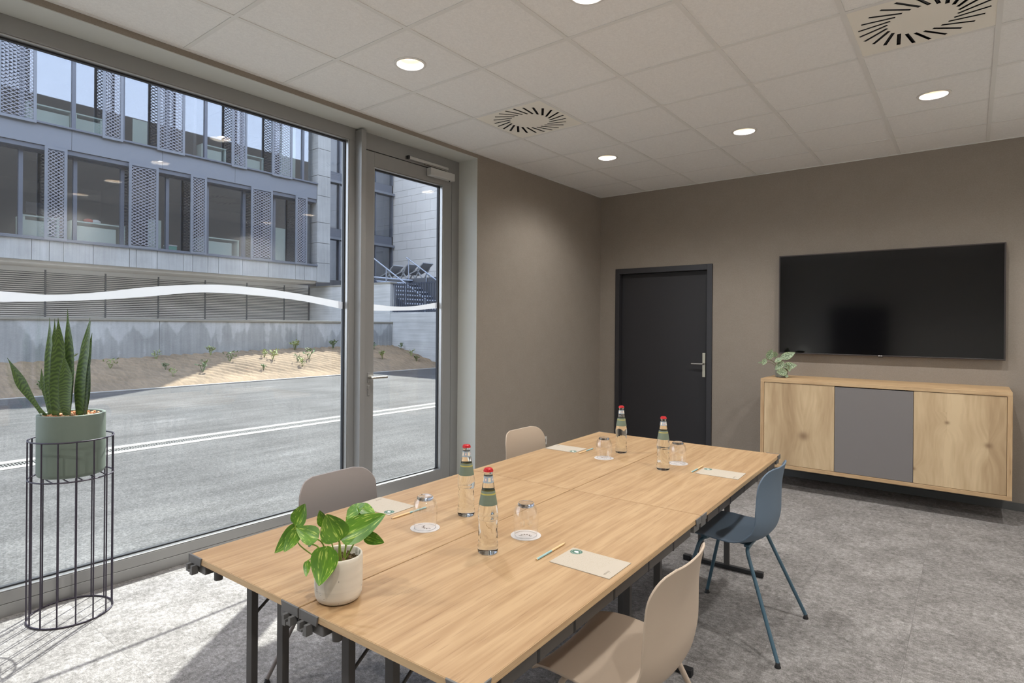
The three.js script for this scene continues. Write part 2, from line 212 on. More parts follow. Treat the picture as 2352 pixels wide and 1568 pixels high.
// ------------------------------------------------------------------ materials
const std = (o) => new THREE.MeshStandardMaterial(o), phy = (o) => new THREE.MeshPhysicalMaterial(o);
const M = {
  wall: std({ map: T.wall, roughness: 0.93, bumpMap: T.weave, bumpScale: 0.0004 }),
  reveal: std({ color: 0xc4c5bf, roughness: 0.8 }),
  whiteWall: std({ color: 0xe6e3dd, roughness: 0.9 }),
  plain: std({ color: 0xc9c6c0, roughness: 0.9 }),
  ceil: std({ map: T.ceil, roughness: 0.95 }),
  grid: std({ color: 0xe2e0dc, roughness: 0.6 }),
  ventWhite: std({ color: 0xf0ebe0, roughness: 0.5 }),
  black: std({ color: 0x0c0c0d, roughness: 0.8 }),
  blade: std({ color: 0x17161b, roughness: 0.5 }),
  carpet: std({ map: T.carpet, roughness: 1, bumpMap: T.carpetBump, bumpScale: 0.002 }),
  base: std({ color: 0x5a5a58, roughness: 0.7 }),
  frame: std({ color: 0x9a9997, roughness: 0.36, metalness: 0.42 }),
  bead: std({ color: 0xa9a8a6, roughness: 0.3, metalness: 0.7 }),
  gasket: std({ color: 0x232428, roughness: 0.6 }),
  pane: phy({ color: 0xf4f9fb, roughness: 0, transmission: 1, thickness: 0, ior: 1.52 }),
  film: phy({ color: 0xe8eaee, roughness: 0.9, transmission: 0.35, thickness: 0 }),
  steel: std({ color: 0xb9b4ac, roughness: 0.28, metalness: 1 }),
  satin: std({ color: 0xc9c5b4, roughness: 0.42, metalness: 0.55 }),
  closer: std({ color: 0xc4c3c0, roughness: 0.45, metalness: 0.2 }),
  doorBlack: std({ color: 0x29282b, roughness: 0.55 }),
  doorFrame: std({ color: 0x323134, roughness: 0.42 }),
  tvFrame: std({ color: 0x4b4544, roughness: 0.35, metalness: 0.6 }),
  screen: phy({ color: 0x060608, roughness: 0.1, clearcoat: 0.4, clearcoatRoughness: 0.08 }),
  logo: std({ color: 0xd8d6d4, roughness: 0.4 }),
  oak: std({ map: T.oak, roughness: 0.5 }),
  oakEdge: std({ map: T.oakEdge, roughness: 0.6 }),
  oakDoor: std({ map: T.oakDoor, roughness: 0.6 }),
  greyDoor: std({ color: 0x76716f, roughness: 0.75 }),
  legSteel: std({ color: 0x555250, roughness: 0.5, metalness: 0.5 }),
  legFoot: std({ color: 0x1c1b1c, roughness: 0.6 }),
  bracket: std({ color: 0x63615f, roughness: 0.5 }),
  rail: std({ color: 0x45403c, roughness: 0.55 }),
  taupe: std({ color: 0x8b8380, roughness: 0.62 }), taupeLeg: std({ color: 0x857d79, roughness: 0.45 }),
  beige: std({ color: 0xb5a390, roughness: 0.62 }),
  blue: std({ color: 0x5c6c7c, roughness: 0.6 }),
  beigeLeg: std({ color: 0xb9a896, roughness: 0.45 }),
  blueLeg: std({ color: 0x44606f, roughness: 0.35 }),
  glide: std({ color: 0x1b1a1b, roughness: 0.6 }),
  bottle: phy({ color: 0xfcfffd, roughness: 0.0, transmission: 1, thickness: 0.05, ior: 1.36 }),
  bottleRough: phy({ color: 0xfcfffd, roughness: 0.04, transmission: 1, thickness: 0.05, ior: 1.36 }),
  cap: std({ color: 0xc4262b, roughness: 0.3, metalness: 0.35 }),
  label: std({ map: T.label, roughness: 0.6 }), neck: std({ map: T.neck, roughness: 0.6 }),
  tumbler: phy({ color: 0xffffff, roughness: 0, transmission: 1, thickness: 0, ior: 1.7 }),
  tumblerBase: phy({ color: 0xffffff, roughness: 0, transmission: 1, thickness: 0.01, ior: 1.5 }),
  coaster: std({ map: T.coaster, roughness: 0.85 }), paper: std({ color: 0xbdb7b3, roughness: 0.9 }),
  pad: std({ map: T.pad, roughness: 0.9 }), padSide: std({ color: 0xb0a696, roughness: 0.95 }),
  pencilWood: std({ color: 0xd9b98a, roughness: 0.6 }), pencilBlue: std({ color: 0x8fb1b2, roughness: 0.5 }), lead: std({ color: 0x3a3838, roughness: 0.5 }), ink: std({ color: 0x8a7a60, roughness: 0.7 }),
  clay: std({ map: T.clay, roughness: 0.85 }), pebble: std({ map: T.pebble, roughness: 0.95, color: 0xb9a98c }),
  potGreen: std({ color: 0x6a756a, roughness: 0.55 }), chips: [0xb5794f, 0xc99a74, 0xa06038, 0xd3ae8c].map((c) => std({ color: c, roughness: 0.9 })), soil: std({ color: 0x6a4a34, roughness: 1 }),
  wire: std({ color: 0x3d3742, roughness: 0.45, metalness: 0.3 }),
  snake: std({ map: T.snake, roughness: 0.4, side: THREE.DoubleSide }),
  pothos: phy({ map: T.pothos, roughness: 0.42, side: THREE.DoubleSide, clearcoat: 0.25, clearcoatRoughness: 0.35 }),
  silver: std({ map: T.silver, roughness: 0.55, side: THREE.DoubleSide }),
  stem: std({ color: 0x86a03c, roughness: 0.5 }), stemDark: std({ color: 0x6a6a44, roughness: 0.7 }),
  greyPot: std({ color: 0x8f9087, roughness: 0.8 }),
  socket: std({ color: 0xd9d5ce, roughness: 0.4 }), socketHole: std({ color: 0x8d8984, roughness: 0.5 }),
  trimWhite: std({ color: 0xe4e1db, roughness: 0.4 }),
  glow: std({ color: 0xfff4e4, emissive: new THREE.Color(1.0, 0.84, 0.66), emissiveIntensity: 1.3, roughness: 0.4 }),
  reflector: std({ color: 0xf0dcc0, roughness: 0.55 }),
  asphalt: std({ map: T.asphalt, roughness: 0.95 }), kerb: std({ color: 0xa8a49d, roughness: 0.9 }), drainWhite: std({ color: 0x8d8a84, roughness: 0.9 }), grate: std({ color: 0x6f6d69, roughness: 0.7, metalness: 0.2 }), pit: std({ color: 0x2e2d2c, roughness: 1 }),
  sand: std({ map: T.sand, roughness: 1 }), concrete: std({ map: T.concrete, roughness: 0.95 }), concretePale: std({ map: T.concretePale, roughness: 0.93 }), concreteLight: std({ map: T.concreteLight, roughness: 0.93 }), coping: std({ color: 0x9c978b, roughness: 0.95 }),
  weed: std({ color: 0x8f9a5c, roughness: 0.8, side: THREE.DoubleSide }), weedDark: std({ color: 0x64784c, roughness: 0.8, side: THREE.DoubleSide }),
  stone: std({ map: T.stone, roughness: 0.9 }), joint: std({ color: 0x77736c, roughness: 1 }),
  metalBand: std({ color: 0x83878f, roughness: 0.5, metalness: 0.3 }), winFrame: std({ color: 0x6e727c, roughness: 0.5, metalness: 0.3 }), mesh: std({ color: 0xa4a6b0, roughness: 0.5, metalness: 0.4 }),
  coated: std({ color: 0xdfe6f2, roughness: 0.015, metalness: 1, transparent: true, opacity: 0.19 }),
  louver: std({ color: 0xcfcac1, roughness: 0.7 }), soffit: std({ color: 0xc2b9ab, roughness: 0.9 }), dark: std({ color: 0x626264, roughness: 0.9 }),
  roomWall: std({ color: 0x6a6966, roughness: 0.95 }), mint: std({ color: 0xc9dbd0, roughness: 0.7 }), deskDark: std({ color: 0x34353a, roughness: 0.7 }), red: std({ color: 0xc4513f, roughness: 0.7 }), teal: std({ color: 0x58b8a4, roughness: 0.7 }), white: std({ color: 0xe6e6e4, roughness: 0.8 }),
  galv: std({ color: 0xaab0bb, roughness: 0.45, metalness: 0.4 }), fence: std({ color: 0x4b505c, roughness: 0.6, metalness: 0.2 }), tread: std({ color: 0xc9cfda, roughness: 0.6 }), lounger: std({ color: 0x9b9c9e, roughness: 0.8 }),
  ownWall: std({ color: 0x484441, roughness: 0.9 }),
};
M.pane.name = 'clear_glass';

// ================================================================== the room
const H = 2.97, GX = -0.22, ZR = 2.2374, ZEND = 8.0, XR = 4.75, ZF = 8.6;
// floor: carpet tiles half a metre square on a screed
{
  const f = setting('floor', 'grey mottled carpet tile floor of the meeting room', 'floor');
  mesh('screed', box(-0.6, XR + 0.2, -0.3, -0.006, -0.2, ZF + 0.2), M.plain, f);
  const base = box(0, 0.4994, -0.006, 0, 0, 0.4994);
  let k = 0;
  for (let i = 0; i < 11; i++) for (let j = 0; j < 18; j++) {
    const x0 = -0.25 + i * 0.5, z0 = -0.28 + j * 0.5, x1 = Math.min(x0 + 0.4994, XR), za = Math.max(z0, 0), zb = Math.min(z0 + 0.4994, ZF);
    if (x1 - x0 < 0.02 || zb - za < 0.02) continue;
    const g = box(x0, x1, -0.006, 0, za, zb); const uv = g.attributes.uv, ou = rnd(), ov = rnd();
    for (let q = 0; q < uv.count; q++) uv.setXY(q, uv.getX(q) + ou, uv.getY(q) + ov);
    mesh('carpet_tile', g, M.carpet, f).name = k ? 'carpet_tile_' + String(k).padStart(3, '0') : 'carpet_tile'; k++;
  }
}
// ceiling: 0.6 m lay-in tiles in a white T grid, below a slab
const gx = (c) => c * 0.6 - 0.0326, gz = (r) => r * 0.6 + 0.54;
const lampAt = [], ventAt = [[gx(1.5), gz(3.5)], [gx(5.5), gz(3.5)]];
for (const c of [1.5, 3.5, 5.5]) for (const r of [1.5, 5.5, 9.5]) lampAt.push([gx(c), gz(r)]);
for (const r of [1.5, 5.5, 9.5]) lampAt.push([gx(7.3), gz(r)]);
{
  const c = setting('ceiling', 'white suspended ceiling of square tiles', 'ceiling');
  mesh('slab', box(-0.6, XR + 0.2, H + 0.25, H + 0.45, -0.2, ZF + 0.2), M.plain, c);
  const full = new Map();
  const xs = [0]; for (let i = 1; gx(i) < XR; i++) xs.push(gx(i)); xs.push(XR);
  const zs = [0]; for (let j = 0; gz(j) < ZF; j++) zs.push(gz(j)); zs.push(ZF);
  const t0 = H + 0.004, t1 = H + 0.018;
  for (let i = 0; i + 1 < xs.length; i++) for (let j = 0; j + 1 < zs.length; j++) {
    const x0 = xs[i] + 0.0035, x1 = xs[i + 1] - 0.0035, z0 = zs[j] + 0.0035, z1 = zs[j + 1] - 0.0035, mx = (x0 + x1) / 2, mz = (z0 + z1) / 2;
    if (ventAt.some(([a, b]) => Math.abs(a - mx) < 0.1 && Math.abs(b - mz) < 0.1)) continue;
    const lamp = lampAt.find(([a, b]) => a > x0 && a < x1 && b > z0 && b < z1);
    let g;
    if (lamp) {
      const s = new THREE.Shape([[x0, z0], [x1, z0], [x1, z1], [x0, z1]].map(([a, b]) => new THREE.Vector2(a, -b))), h = new THREE.Path(); h.absarc(lamp[0], -lamp[1], 0.082, 0, Math.PI * 2, true); s.holes.push(h);
      g = nz(new THREE.ExtrudeGeometry(s, { depth: t1 - t0, bevelEnabled: false, curveSegments: 24 })); g.rotateX(-Math.PI / 2); g.translate(0, t0, 0); uvBox(g);
    } else g = box(x0, x1, t0, t1, z0, z1, 0.0025);
    mesh('ceiling_tile', g, M.ceil, c);
  }
  for (let i = 1; i + 1 < xs.length; i++) mesh('grid_bar', merge([box(xs[i] - 0.012, xs[i] + 0.012, H, H + 0.0035, 0, ZF), box(xs[i] - 0.002, xs[i] + 0.002, H + 0.003, H + 0.04, 0, ZF)]), M.grid, c);
  for (let j = 1; j + 1 < zs.length; j++) for (let i = 0; i + 1 < xs.length; i++) mesh('cross_bar', merge([box(xs[i] + 0.012, xs[i + 1] - 0.012, H + 0.0002, H + 0.0035, zs[j] - 0.012, zs[j] + 0.012), box(xs[i] + 0.012, xs[i + 1] - 0.012, H + 0.003, H + 0.035, zs[j] - 0.002, zs[j] + 0.002)]), M.grid, c);
  mesh('edge_angle', merge([box(0, 0.018, H - 0.002, H + 0.0035, 0, ZF), box(0, XR, H - 0.002, H + 0.0035, 0, 0.014), box(XR - 0.018, XR, H - 0.002, H + 0.0035, 0, ZF), box(0, XR, H - 0.002, H + 0.0035, ZF - 0.018, ZF)]), M.grid, c);
}
// walls
{
  const w = setting('wall_left', 'taupe papered window wall with pale window reveal', 'wall');
  mesh('wall_pier', box(-0.36, 0, 0, H + 0.25, -0.2, ZR), M.wall, w);
  mesh('bulkhead', box(-0.36, 0, 2.935, H + 0.25, ZR, ZEND), M.wall, w);
  mesh('wall_end', box(-0.36, 0, 0, H + 0.25, ZEND, ZF + 0.2), M.wall, w);
  mesh('reveal_lining', box(GX, -0.0005, 0, 2.9345, ZR + 0.0005, ZR + 0.004), M.reveal, w);
  mesh('soffit_lining', box(GX, -0.0005, 2.930, 2.9345, ZR + 0.004, ZEND), M.reveal, w);
  const b = setting('wall_back', 'taupe papered wall behind the television', 'wall');
  mesh('wall_field', merge([box(0, 0.245, 0, H + 0.25, -0.2, 0), box(0.245, 1.30, 2.07, H + 0.25, -0.2, 0), box(1.30, XR + 0.2, 0, H + 0.25, -0.2, 0)]), M.wall, b);
  mesh('wall_outer', box(0.245, 1.30, 0, 2.07, -0.2, -0.16), M.black, b);
  const r = setting('wall_right', 'white wall on the right, outside the picture', 'wall'); mesh('wall_field', box(XR, XR + 0.2, 0, H + 0.25, 0, ZF + 0.2), M.whiteWall, r);
  const f = setting('wall_front', 'white wall behind the camera', 'wall'); mesh('wall_field', box(0, XR, 0, H + 0.25, ZF, ZF + 0.2), M.whiteWall, f);
  const bb = mesh('baseboard_back', merge([box(0, 0.2081, 0, 0.062, 0, 0.013), box(1.3373, XR, 0, 0.062, 0, 0.013, 0.003)]), M.base); bb.userData = { kind: 'structure', label: 'low dark skirting along the television wall', category: 'baseboard' };
  const bl = mesh('baseboard_left', box(0, 0.013, 0, 0.062, 0.013, ZR, 0.003), M.base); bl.userData = { kind: 'structure', label: 'low dark skirting below the taupe left wall', category: 'baseboard' };
}
const wave = [[5.9, 1.63, 1.585], [5.487, 1.59, 1.537], [5.404, 1.585, 1.54], [5.298, 1.58, 1.545], [5.187, 1.587, 1.553], [5.028, 1.609, 1.566], [4.811, 1.647, 1.592], [4.569, 1.674, 1.626], [4.411, 1.684, 1.633], [4.151, 1.679, 1.628], [3.825, 1.652, 1.605], [3.51, 1.614, 1.562], [3.46, 1.608, 1.555]];
function stripe(pts, x) {
  const up = new THREE.CatmullRomCurve3(pts.map(([z, a]) => V(x, a, z))), lo = new THREE.CatmullRomCurve3(pts.map(([z, , b]) => V(x, b, z)));
  const a = up.getPoints(80), b = lo.getPoints(80);
  const s = new THREE.Shape([...a.map((p) => new THREE.Vector2(-p.z, p.y)), ...b.reverse().map((p) => new THREE.Vector2(-p.z, p.y))]);
  const g = new THREE.ShapeGeometry(s); g.rotateY(Math.PI / 2); g.translate(x, 0, 0); return nz(g);
}
function glazingBeads(x0, x1, z0, z1, y0, y1, t, parent) { // rebate faces round a pane, four strips with a light nosing and a black gasket
  mesh('glazing_bead', merge([box(x0, x1, y0, y0 + t, z0, z1, 0.003), box(x0, x1, y1 - t, y1, z0, z1, 0.003), box(x0, x1, y0 + t, y1 - t, z0, z0 + t, 0.003), box(x0, x1, y0 + t, y1 - t, z1 - t, z1, 0.003)]), M.bead, parent);
  const a = x0 - 0.02, b = x0 + 0.004, q = t + 0.008;
  mesh('gasket', merge([box(a, b, y0, y0 + q, z0, z1), box(a, b, y1 - q, y1, z0, z1), box(a, b, y0 + q, y1 - q, z0, z0 + q), box(a, b, y0 + q, y1 - q, z1 - q, z1)]), M.gasket, parent);
}
{
  const w = setting('window_1', 'large fixed window with grey metal frame and white wavy film stripe', 'window');
  const xo = -0.31;
  const fr = (y0, y1, z0, z1) => box(xo, GX, y0, y1, z0, z1, 0.002);
  mesh('head_frame', fr(2.838, 2.930, 3.40, ZEND), M.frame, w);
  mesh('sill_frame', merge([fr(0, 0.062, 3.40, ZEND), fr(0.064, 0.122, 3.40, ZEND)]), M.frame, w);
  mesh('side_frame', fr(0.122, 2.838, 3.40, 3.455), M.frame, w);
  mesh('side_frame', fr(0.122, 2.838, ZEND - 0.055, ZEND), M.frame, w);
  mesh('mid_mullion', box(xo, GX + 0.05, 0.122, 2.838, 6.2, 6.29, 0.002), M.frame, w);
  mesh('mullion_post', box(GX, GX + 0.075, 0, 2.915, 3.355, 3.40, 0.002), M.frame, w);
  mesh('mullion_core', box(xo, GX, 0, 2.930, 3.335, 3.40), M.frame, w);
  for (const [z0, z1] of [[3.455, 6.2], [6.29, ZEND - 0.055]]) {
    glazingBeads(-0.262, GX - 0.003, z0, z1, 0.122, 2.838, 0.007, w);
    mesh('pane', box(-0.288, -0.272, 0.115, 2.845, z0 - 0.005, z1 + 0.005), M.pane, w);
  }
  mesh('film_stripe', stripe(wave, -0.2705), M.film, w);
}
{
  const d = setting('door_1', 'glazed terrace door in grey metal frame with lever handle', 'door');
  const xo = -0.31, ye = 2.930;
  mesh('door_frame', merge([box(xo, GX, 2.802, ye, ZR + 0.004, 3.335, 0.002), box(xo, GX, 0, 2.802, ZR + 0.004, 2.333, 0.002), box(xo, GX, 0, 2.802, 3.313, 3.335, 0.002), box(xo, GX, 0, 0.02, 2.333, 3.313)]), M.frame, d);
  const lf = (y0, y1, z0, z1) => box(xo + 0.015, GX + 0.003, y0, y1, z0, z1, 0.003);
  mesh('leaf_frame', merge([lf(0.024, 2.795, 2.339, 2.448), lf(0.024, 2.795, 3.218, 3.308), lf(2.682, 2.795, 2.448, 3.218), lf(0.024, 0.158, 2.448, 3.218)]), M.frame, d);
  glazingBeads(-0.262, GX, 2.448, 3.218, 0.158, 2.682, 0.007, d);
  mesh('pane', box(-0.288, -0.272, 0.15, 2.69, 2.44, 3.226), M.pane, d);
  mesh('film_stripe', stripe([[3.23, 1.605, 1.551], [3.119, 1.598, 1.551], [2.935, 1.591, 1.557], [2.74, 1.601, 1.566], [2.517, 1.633, 1.585], [2.44, 1.645, 1.592]], -0.2705), M.film, d);
  const h = mesh('door_handle', merge([rod(V(GX + 0.002, 1.026, 3.262), V(GX + 0.052, 1.026, 3.262), 0.011, 14), bentPipe([V(GX + 0.052, 1.026, 3.268), V(GX + 0.052, 1.026, 3.12)], 0.010, 0.01, 12), new THREE.SphereGeometry(0.0102, 12, 8).translate(GX + 0.052, 1.026, 3.12), new THREE.SphereGeometry(0.0102, 12, 8).translate(GX + 0.052, 1.026, 3.268)]), M.steel, d);
  mesh('door_seal', merge([box(xo + 0.03, GX - 0.012, 2.79, 2.802, 2.333, 3.313), box(xo + 0.03, GX - 0.012, 0.02, 2.79, 2.333, 2.342), box(xo + 0.03, GX - 0.012, 0.02, 2.79, 3.305, 3.313)]), M.gasket, d);
  mesh('rosette', box(GX + 0.002, GX + 0.009, 0.985, 1.067, 3.249, 3.275, 0.004), M.frame, d);
  mesh('lock_cylinder', merge([box(GX + 0.002, GX + 0.009, 0.885, 0.965, 3.25, 3.274, 0.006), rod(V(GX + 0.004, 0.935, 3.262), V(GX + 0.013, 0.935, 3.262), 0.0085, 16), box(GX + 0.004, GX + 0.012, 0.905, 0.935, 3.257, 3.267, 0.002)]), M.frame, d);
}
{ // overhead door closer
  const c = thing('door_closer', 'light grey overhead closer at the top corner of the terrace door', 'door closer', [GX + 0.004, 2.72, 2.5]);
  mesh('closer_body', box(0, 0.055, 0.005, 0.072, -0.145, 0.155, 0.006), M.closer, c);
  mesh('slide_rail', box(0.004, 0.026, 0.098, 0.122, -0.09, 0.37, 0.003), M.closer, c);
  mesh('arm', merge([bar(V(0.03, 0.085, -0.06), V(0.022, 0.09, 0.2), 0.016, 0.006), rod(V(0.03, 0.07, -0.06), V(0.03, 0.09, -0.06), 0.01, 12)]), M.steel, c);
  mesh('end_cap', box(0.002, 0.028, 0.096, 0.124, 0.37, 0.39, 0.003), M.glide, c);
  mesh('screw', new THREE.SphereGeometry(0.007, 10, 6).translate(0.028, 0.004, -0.1), M.glide, c);
}
{ // black inner door
  const d = setting('door_2', 'black flush inner door in a black frame', 'door');
  const fr = 0.05;
  mesh('door_frame', merge([box(0.2081, 0.2595, 0, 2.108, -0.13, 0.016, 0.003), box(1.2815, 1.3373, 0, 2.108, -0.13, 0.016, 0.003), box(0.2595, 1.2815, 2.048, 2.108, -0.13, 0.016, 0.003), box(0.2595, 0.28, 0, 2.048, -0.13, -0.1), box(0.2595, 1.2815, 2.03, 2.048, -0.13, -0.1)]), M.doorFrame, d);
  mesh('door_leaf', box(0.262, 1.279, 0.006, 2.045, -0.095, -0.055, 0.002), M.doorBlack, d);
  const p = mesh('door_plate', box(1.215, 1.249, 0.905, 1.165, -0.055, -0.047, 0.004), M.satin, d); p.userData.label = 'champagne metal long plate';
  mesh('door_handle', merge([rod(V(1.232, 1.048, -0.05), V(1.232, 1.048, 0.0), 0.009, 14), rod(V(1.234, 1.048, 0.0), V(1.115, 1.048, 0.0), 0.009, 14), new THREE.SphereGeometry(0.009, 12, 8).translate(1.115, 1.048, 0), new THREE.SphereGeometry(0.009, 12, 8).translate(1.234, 1.048, 0), rod(V(1.232, 1.048, -0.05), V(1.232, 1.048, -0.042), 0.015, 18)]), M.steel, d);
}
// downlights
{
  const makeDown = (x, z, label) => {
    const l = thing('ceiling_downlight', label, 'downlight', [x, H + 0.004, z], 0, 'recessed ceiling downlights');
    mesh('trim_ring', lathe([[0.075, 0.004], [0.074, 0], [0.078, -0.005], [0.086, -0.0055], [0.0935, -0.003], [0.0945, 0], [0.0815, 0.0005], [0.08, 0.004]], 44), M.trimWhite, l);
    mesh('reflector', lathe([[0.075, 0.002], [0.070, 0.02], [0.058, 0.05]], 40), M.reflector, l).material.side = THREE.DoubleSide;
    mesh('lamp_disc', lathe([[0.0005, 0.047], [0.0575, 0.048], [0.0575, 0.056], [0.0005, 0.056]], 36), M.glow, l);
    mesh('housing', lathe([[0.079, 0.004], [0.079, 0.07], [0.0005, 0.07]], 30), M.glide, l).material.side = THREE.DoubleSide;
    const s = new THREE.SpotLight(new THREE.Color(1.0, 0.99, 0.97), LAMP, 0, 1.38, 0.8, 2);
    s.position.set(x, H + 0.040, z); s.target.position.set(x, 0, z); s.castShadow = true; s.shadow.radius = 1.5; scene.add(s, s.target);
  };
  const names = ['ceiling downlight nearest the far corner by the left wall', 'ceiling downlight above the terrace door side of the near tables', 'ceiling downlight behind the camera on the window side',
    'ceiling downlight in front of the black door, middle of the far row', 'ceiling downlight cut by the top edge of the picture', 'ceiling downlight behind the camera in the middle',
    'ceiling downlight above the wooden sideboard, right of the far row', 'ceiling downlight over the right side, above the picture', 'ceiling downlight straight above the camera', 'ceiling downlight by the right wall, far end', 'ceiling downlight by the right wall, middle', 'ceiling downlight by the right wall, near end'];
  lampAt.forEach(([x, z], i) => makeDown(x, z, names[i]));
}
// swirl diffusers
{
  const hw = 0.2965, mk = (x, z, label) => {
    const v = thing('air_diffuser', label, 'air vent', [x, H + 0.004, z], 0, 'square swirl air diffusers');
    const s = new THREE.Shape([[-hw, -hw], [hw, -hw], [hw, hw], [-hw, hw]].map(([a, b]) => new THREE.Vector2(a, b)));
    const slots = [];
    for (let k = 0; k < 24; k++) {
      const a = k / 24 * Math.PI * 2, sk = 0.62, ri = 0.145, ro = 0.272;
      const p = V(Math.cos(a) * ri, Math.sin(a) * ri, 0), q = V(Math.cos(a + sk * 0.55) * ro, Math.sin(a + sk * 0.55) * ro, 0), d = q.clone().sub(p).normalize(), n = V(-d.y, d.x, 0).multiplyScalar(0.0088);
      const h = new THREE.Path([p.clone().add(n), q.clone().add(n), q.clone().sub(n), p.clone().sub(n)].map((e) => new THREE.Vector2(e.x, e.y))); s.holes.push(h); slots.push([p, q, d, n]);
    }
    const g = nz(new THREE.ExtrudeGeometry(s, { depth: 0.002, bevelEnabled: false })); g.rotateX(Math.PI / 2); mesh('face_plate', g, M.ventWhite, v);
    for (const [p, q, d, n] of slots) {
      const m = p.clone().add(q).multiplyScalar(0.5), b = new THREE.BoxGeometry(p.distanceTo(q) * 0.94, 0.0016, 0.013); b.rotateX(0.7); b.rotateY(-Math.atan2(d.y, d.x)); b.rotateX(0);
      b.translate(m.x, 0.006, m.y); mesh('swirl_blade', nz(b), M.blade, v);
    }
    mesh('plenum', merge([box(-hw, hw, 0.05, 0.06, -hw, hw), box(-hw, -hw + 0.01, 0.001, 0.05, -hw, hw), box(hw - 0.01, hw, 0.001, 0.05, -hw, hw), box(-hw, hw, 0.001, 0.05, -hw, -hw + 0.01), box(-hw, hw, 0.001, 0.05, hw - 0.01, hw)]), M.black, v);
  };
  mk(...ventAt[0], 'square swirl diffuser above the terrace door'); mk(...ventAt[1], 'square swirl diffuser at the top right of the ceiling');
}
// wall socket
{
  const s = thing('wall_socket', 'white power socket low on the left wall beside the far chair', 'socket', [0, 0.25, 1.16]);
  mesh('cover_plate', box(0, 0.011, -0.041, 0.041, -0.041, 0.041, 0.004), M.socket, s);
  mesh('socket_well', lathe([[0.0005, 0.0005], [0.019, 0.0005], [0.021, 0.002], [0.023, 0.002], [0.023, 0], [0.0005, 0]], 28).rotateZ(-Math.PI / 2).translate(0.0112, 0, 0), M.socketHole, s);
  mesh('pin_hole', merge([rod(V(0.0115, 0, 0.009), V(0.0125, 0, 0.009), 0.0025, 8), rod(V(0.0115, 0, -0.009), V(0.0125, 0, -0.009), 0.0025, 8)]), M.black, s);
}
// television
const font = await new FontLoader().loadAsync('fonts/droid/droid_sans_bold.typeface.json');
{
  const x0 = 2.0014, x1 = 3.6863, y0 = 1.1912, y1 = 2.1356, t = thing('wall_television', 'large flat black television mounted above the sideboard', 'television', [(x0 + x1) / 2, y0, 0]);
  const w = (x1 - x0) / 2, h = y1 - y0;
  mesh('bezel', merge([box(-w, w, 0, 0.012, 0.03, 0.064, 0.003), box(-w, w, h - 0.011, h, 0.03, 0.064, 0.003), box(-w, -w + 0.011, 0.012, h - 0.011, 0.03, 0.064, 0.003), box(w - 0.011, w, 0.012, h - 0.011, 0.03, 0.064, 0.003)]), M.tvFrame, t);
  mesh('screen', box(-w + 0.01, w - 0.01, 0.011, h - 0.01, 0.034, 0.0605), M.screen, t);
  mesh('back_shell', merge([box(-w + 0.01, w - 0.01, 0.01, h - 0.01, 0.022, 0.034), box(-0.4, 0.4, 0.2, 0.7, 0.0, 0.022)]), M.black, t);
  mesh('sensor_foot', box(-0.018, 0.018, -0.006, 0.001, 0.045, 0.062, 0.002), M.black, t);
  const lg = new TextGeometry('LG', { font, size: 0.009, depth: 0.0006, curveSegments: 4 }); lg.translate(-0.004, 0.0018, 0.064); mesh('logo_letters', nz(lg), M.logo, t);
  mesh('logo_disc', rod(V(-0.012, 0.006, 0.0635), V(-0.012, 0.006, 0.0646), 0.0048, 20), M.logo, t);
}
// wall-hung sideboard
{
  const x0 = 1.9705, x1 = 3.7109, y0 = 0.1912, y1 = 0.9797, zf = 0.5617, s = thing('wall_sideboard', 'wall-hung light oak sideboard with grey middle door', 'sideboard', [0, 0, 0]);
  const tk = 0.03;
  mesh('top_panel', box(x0, x1, y1 - tk, y1, 0, zf, 0.0015, 'x'), M.oakEdge, s);
  mesh('bottom_panel', box(x0, x1, y0, y0 + tk, 0, zf, 0.0015, 'x'), M.oakEdge, s);
  mesh('side_panel', box(x0, x0 + tk, y0 + tk, y1 - tk, 0, zf, 0.0015, 'y'), M.oakEdge, s);
  mesh('side_panel', box(x1 - tk, x1, y0 + tk, y1 - tk, 0, zf, 0.0015, 'y'), M.oakEdge, s);
  mesh('back_panel', box(x0 + tk, x1 - tk, y0 + tk, y1 - tk, 0, 0.012), M.oakEdge, s);
  const a = x0 + tk + 0.002, b = x1 - tk - 0.002, e1 = 2.5655, e2 = 3.1165, d0 = y0 + tk + 0.003, d1 = y1 - tk - 0.003;
  mesh('door_panel', box(a, e1 - 0.0015, d0, d1, zf - 0.024, zf - 0.004, 0.001, 'y'), M.oakDoor, s);
  const g = mesh('door_panel', box(e1 + 0.0015, e2 - 0.0015, d0, d1 - 0.004, zf - 0.024, zf - 0.004, 0.001), M.greyDoor, s); g.userData.label = 'plain grey door';
  const g2 = box(e2 + 0.0015, b, d0, d1, zf - 0.024, zf - 0.004, 0.001, 'y'); { const uv = g2.attributes.uv; for (let q = 0; q < uv.count; q++) uv.setXY(q, uv.getX(q) - 0.32, uv.getY(q)); }
  mesh('door_panel', g2, M.oakDoor, s);
  mesh('push_latch', box(2.99, 3.06, d1 - 0.003, d1 + 0.002, zf - 0.012, zf - 0.004), M.black, s);
}
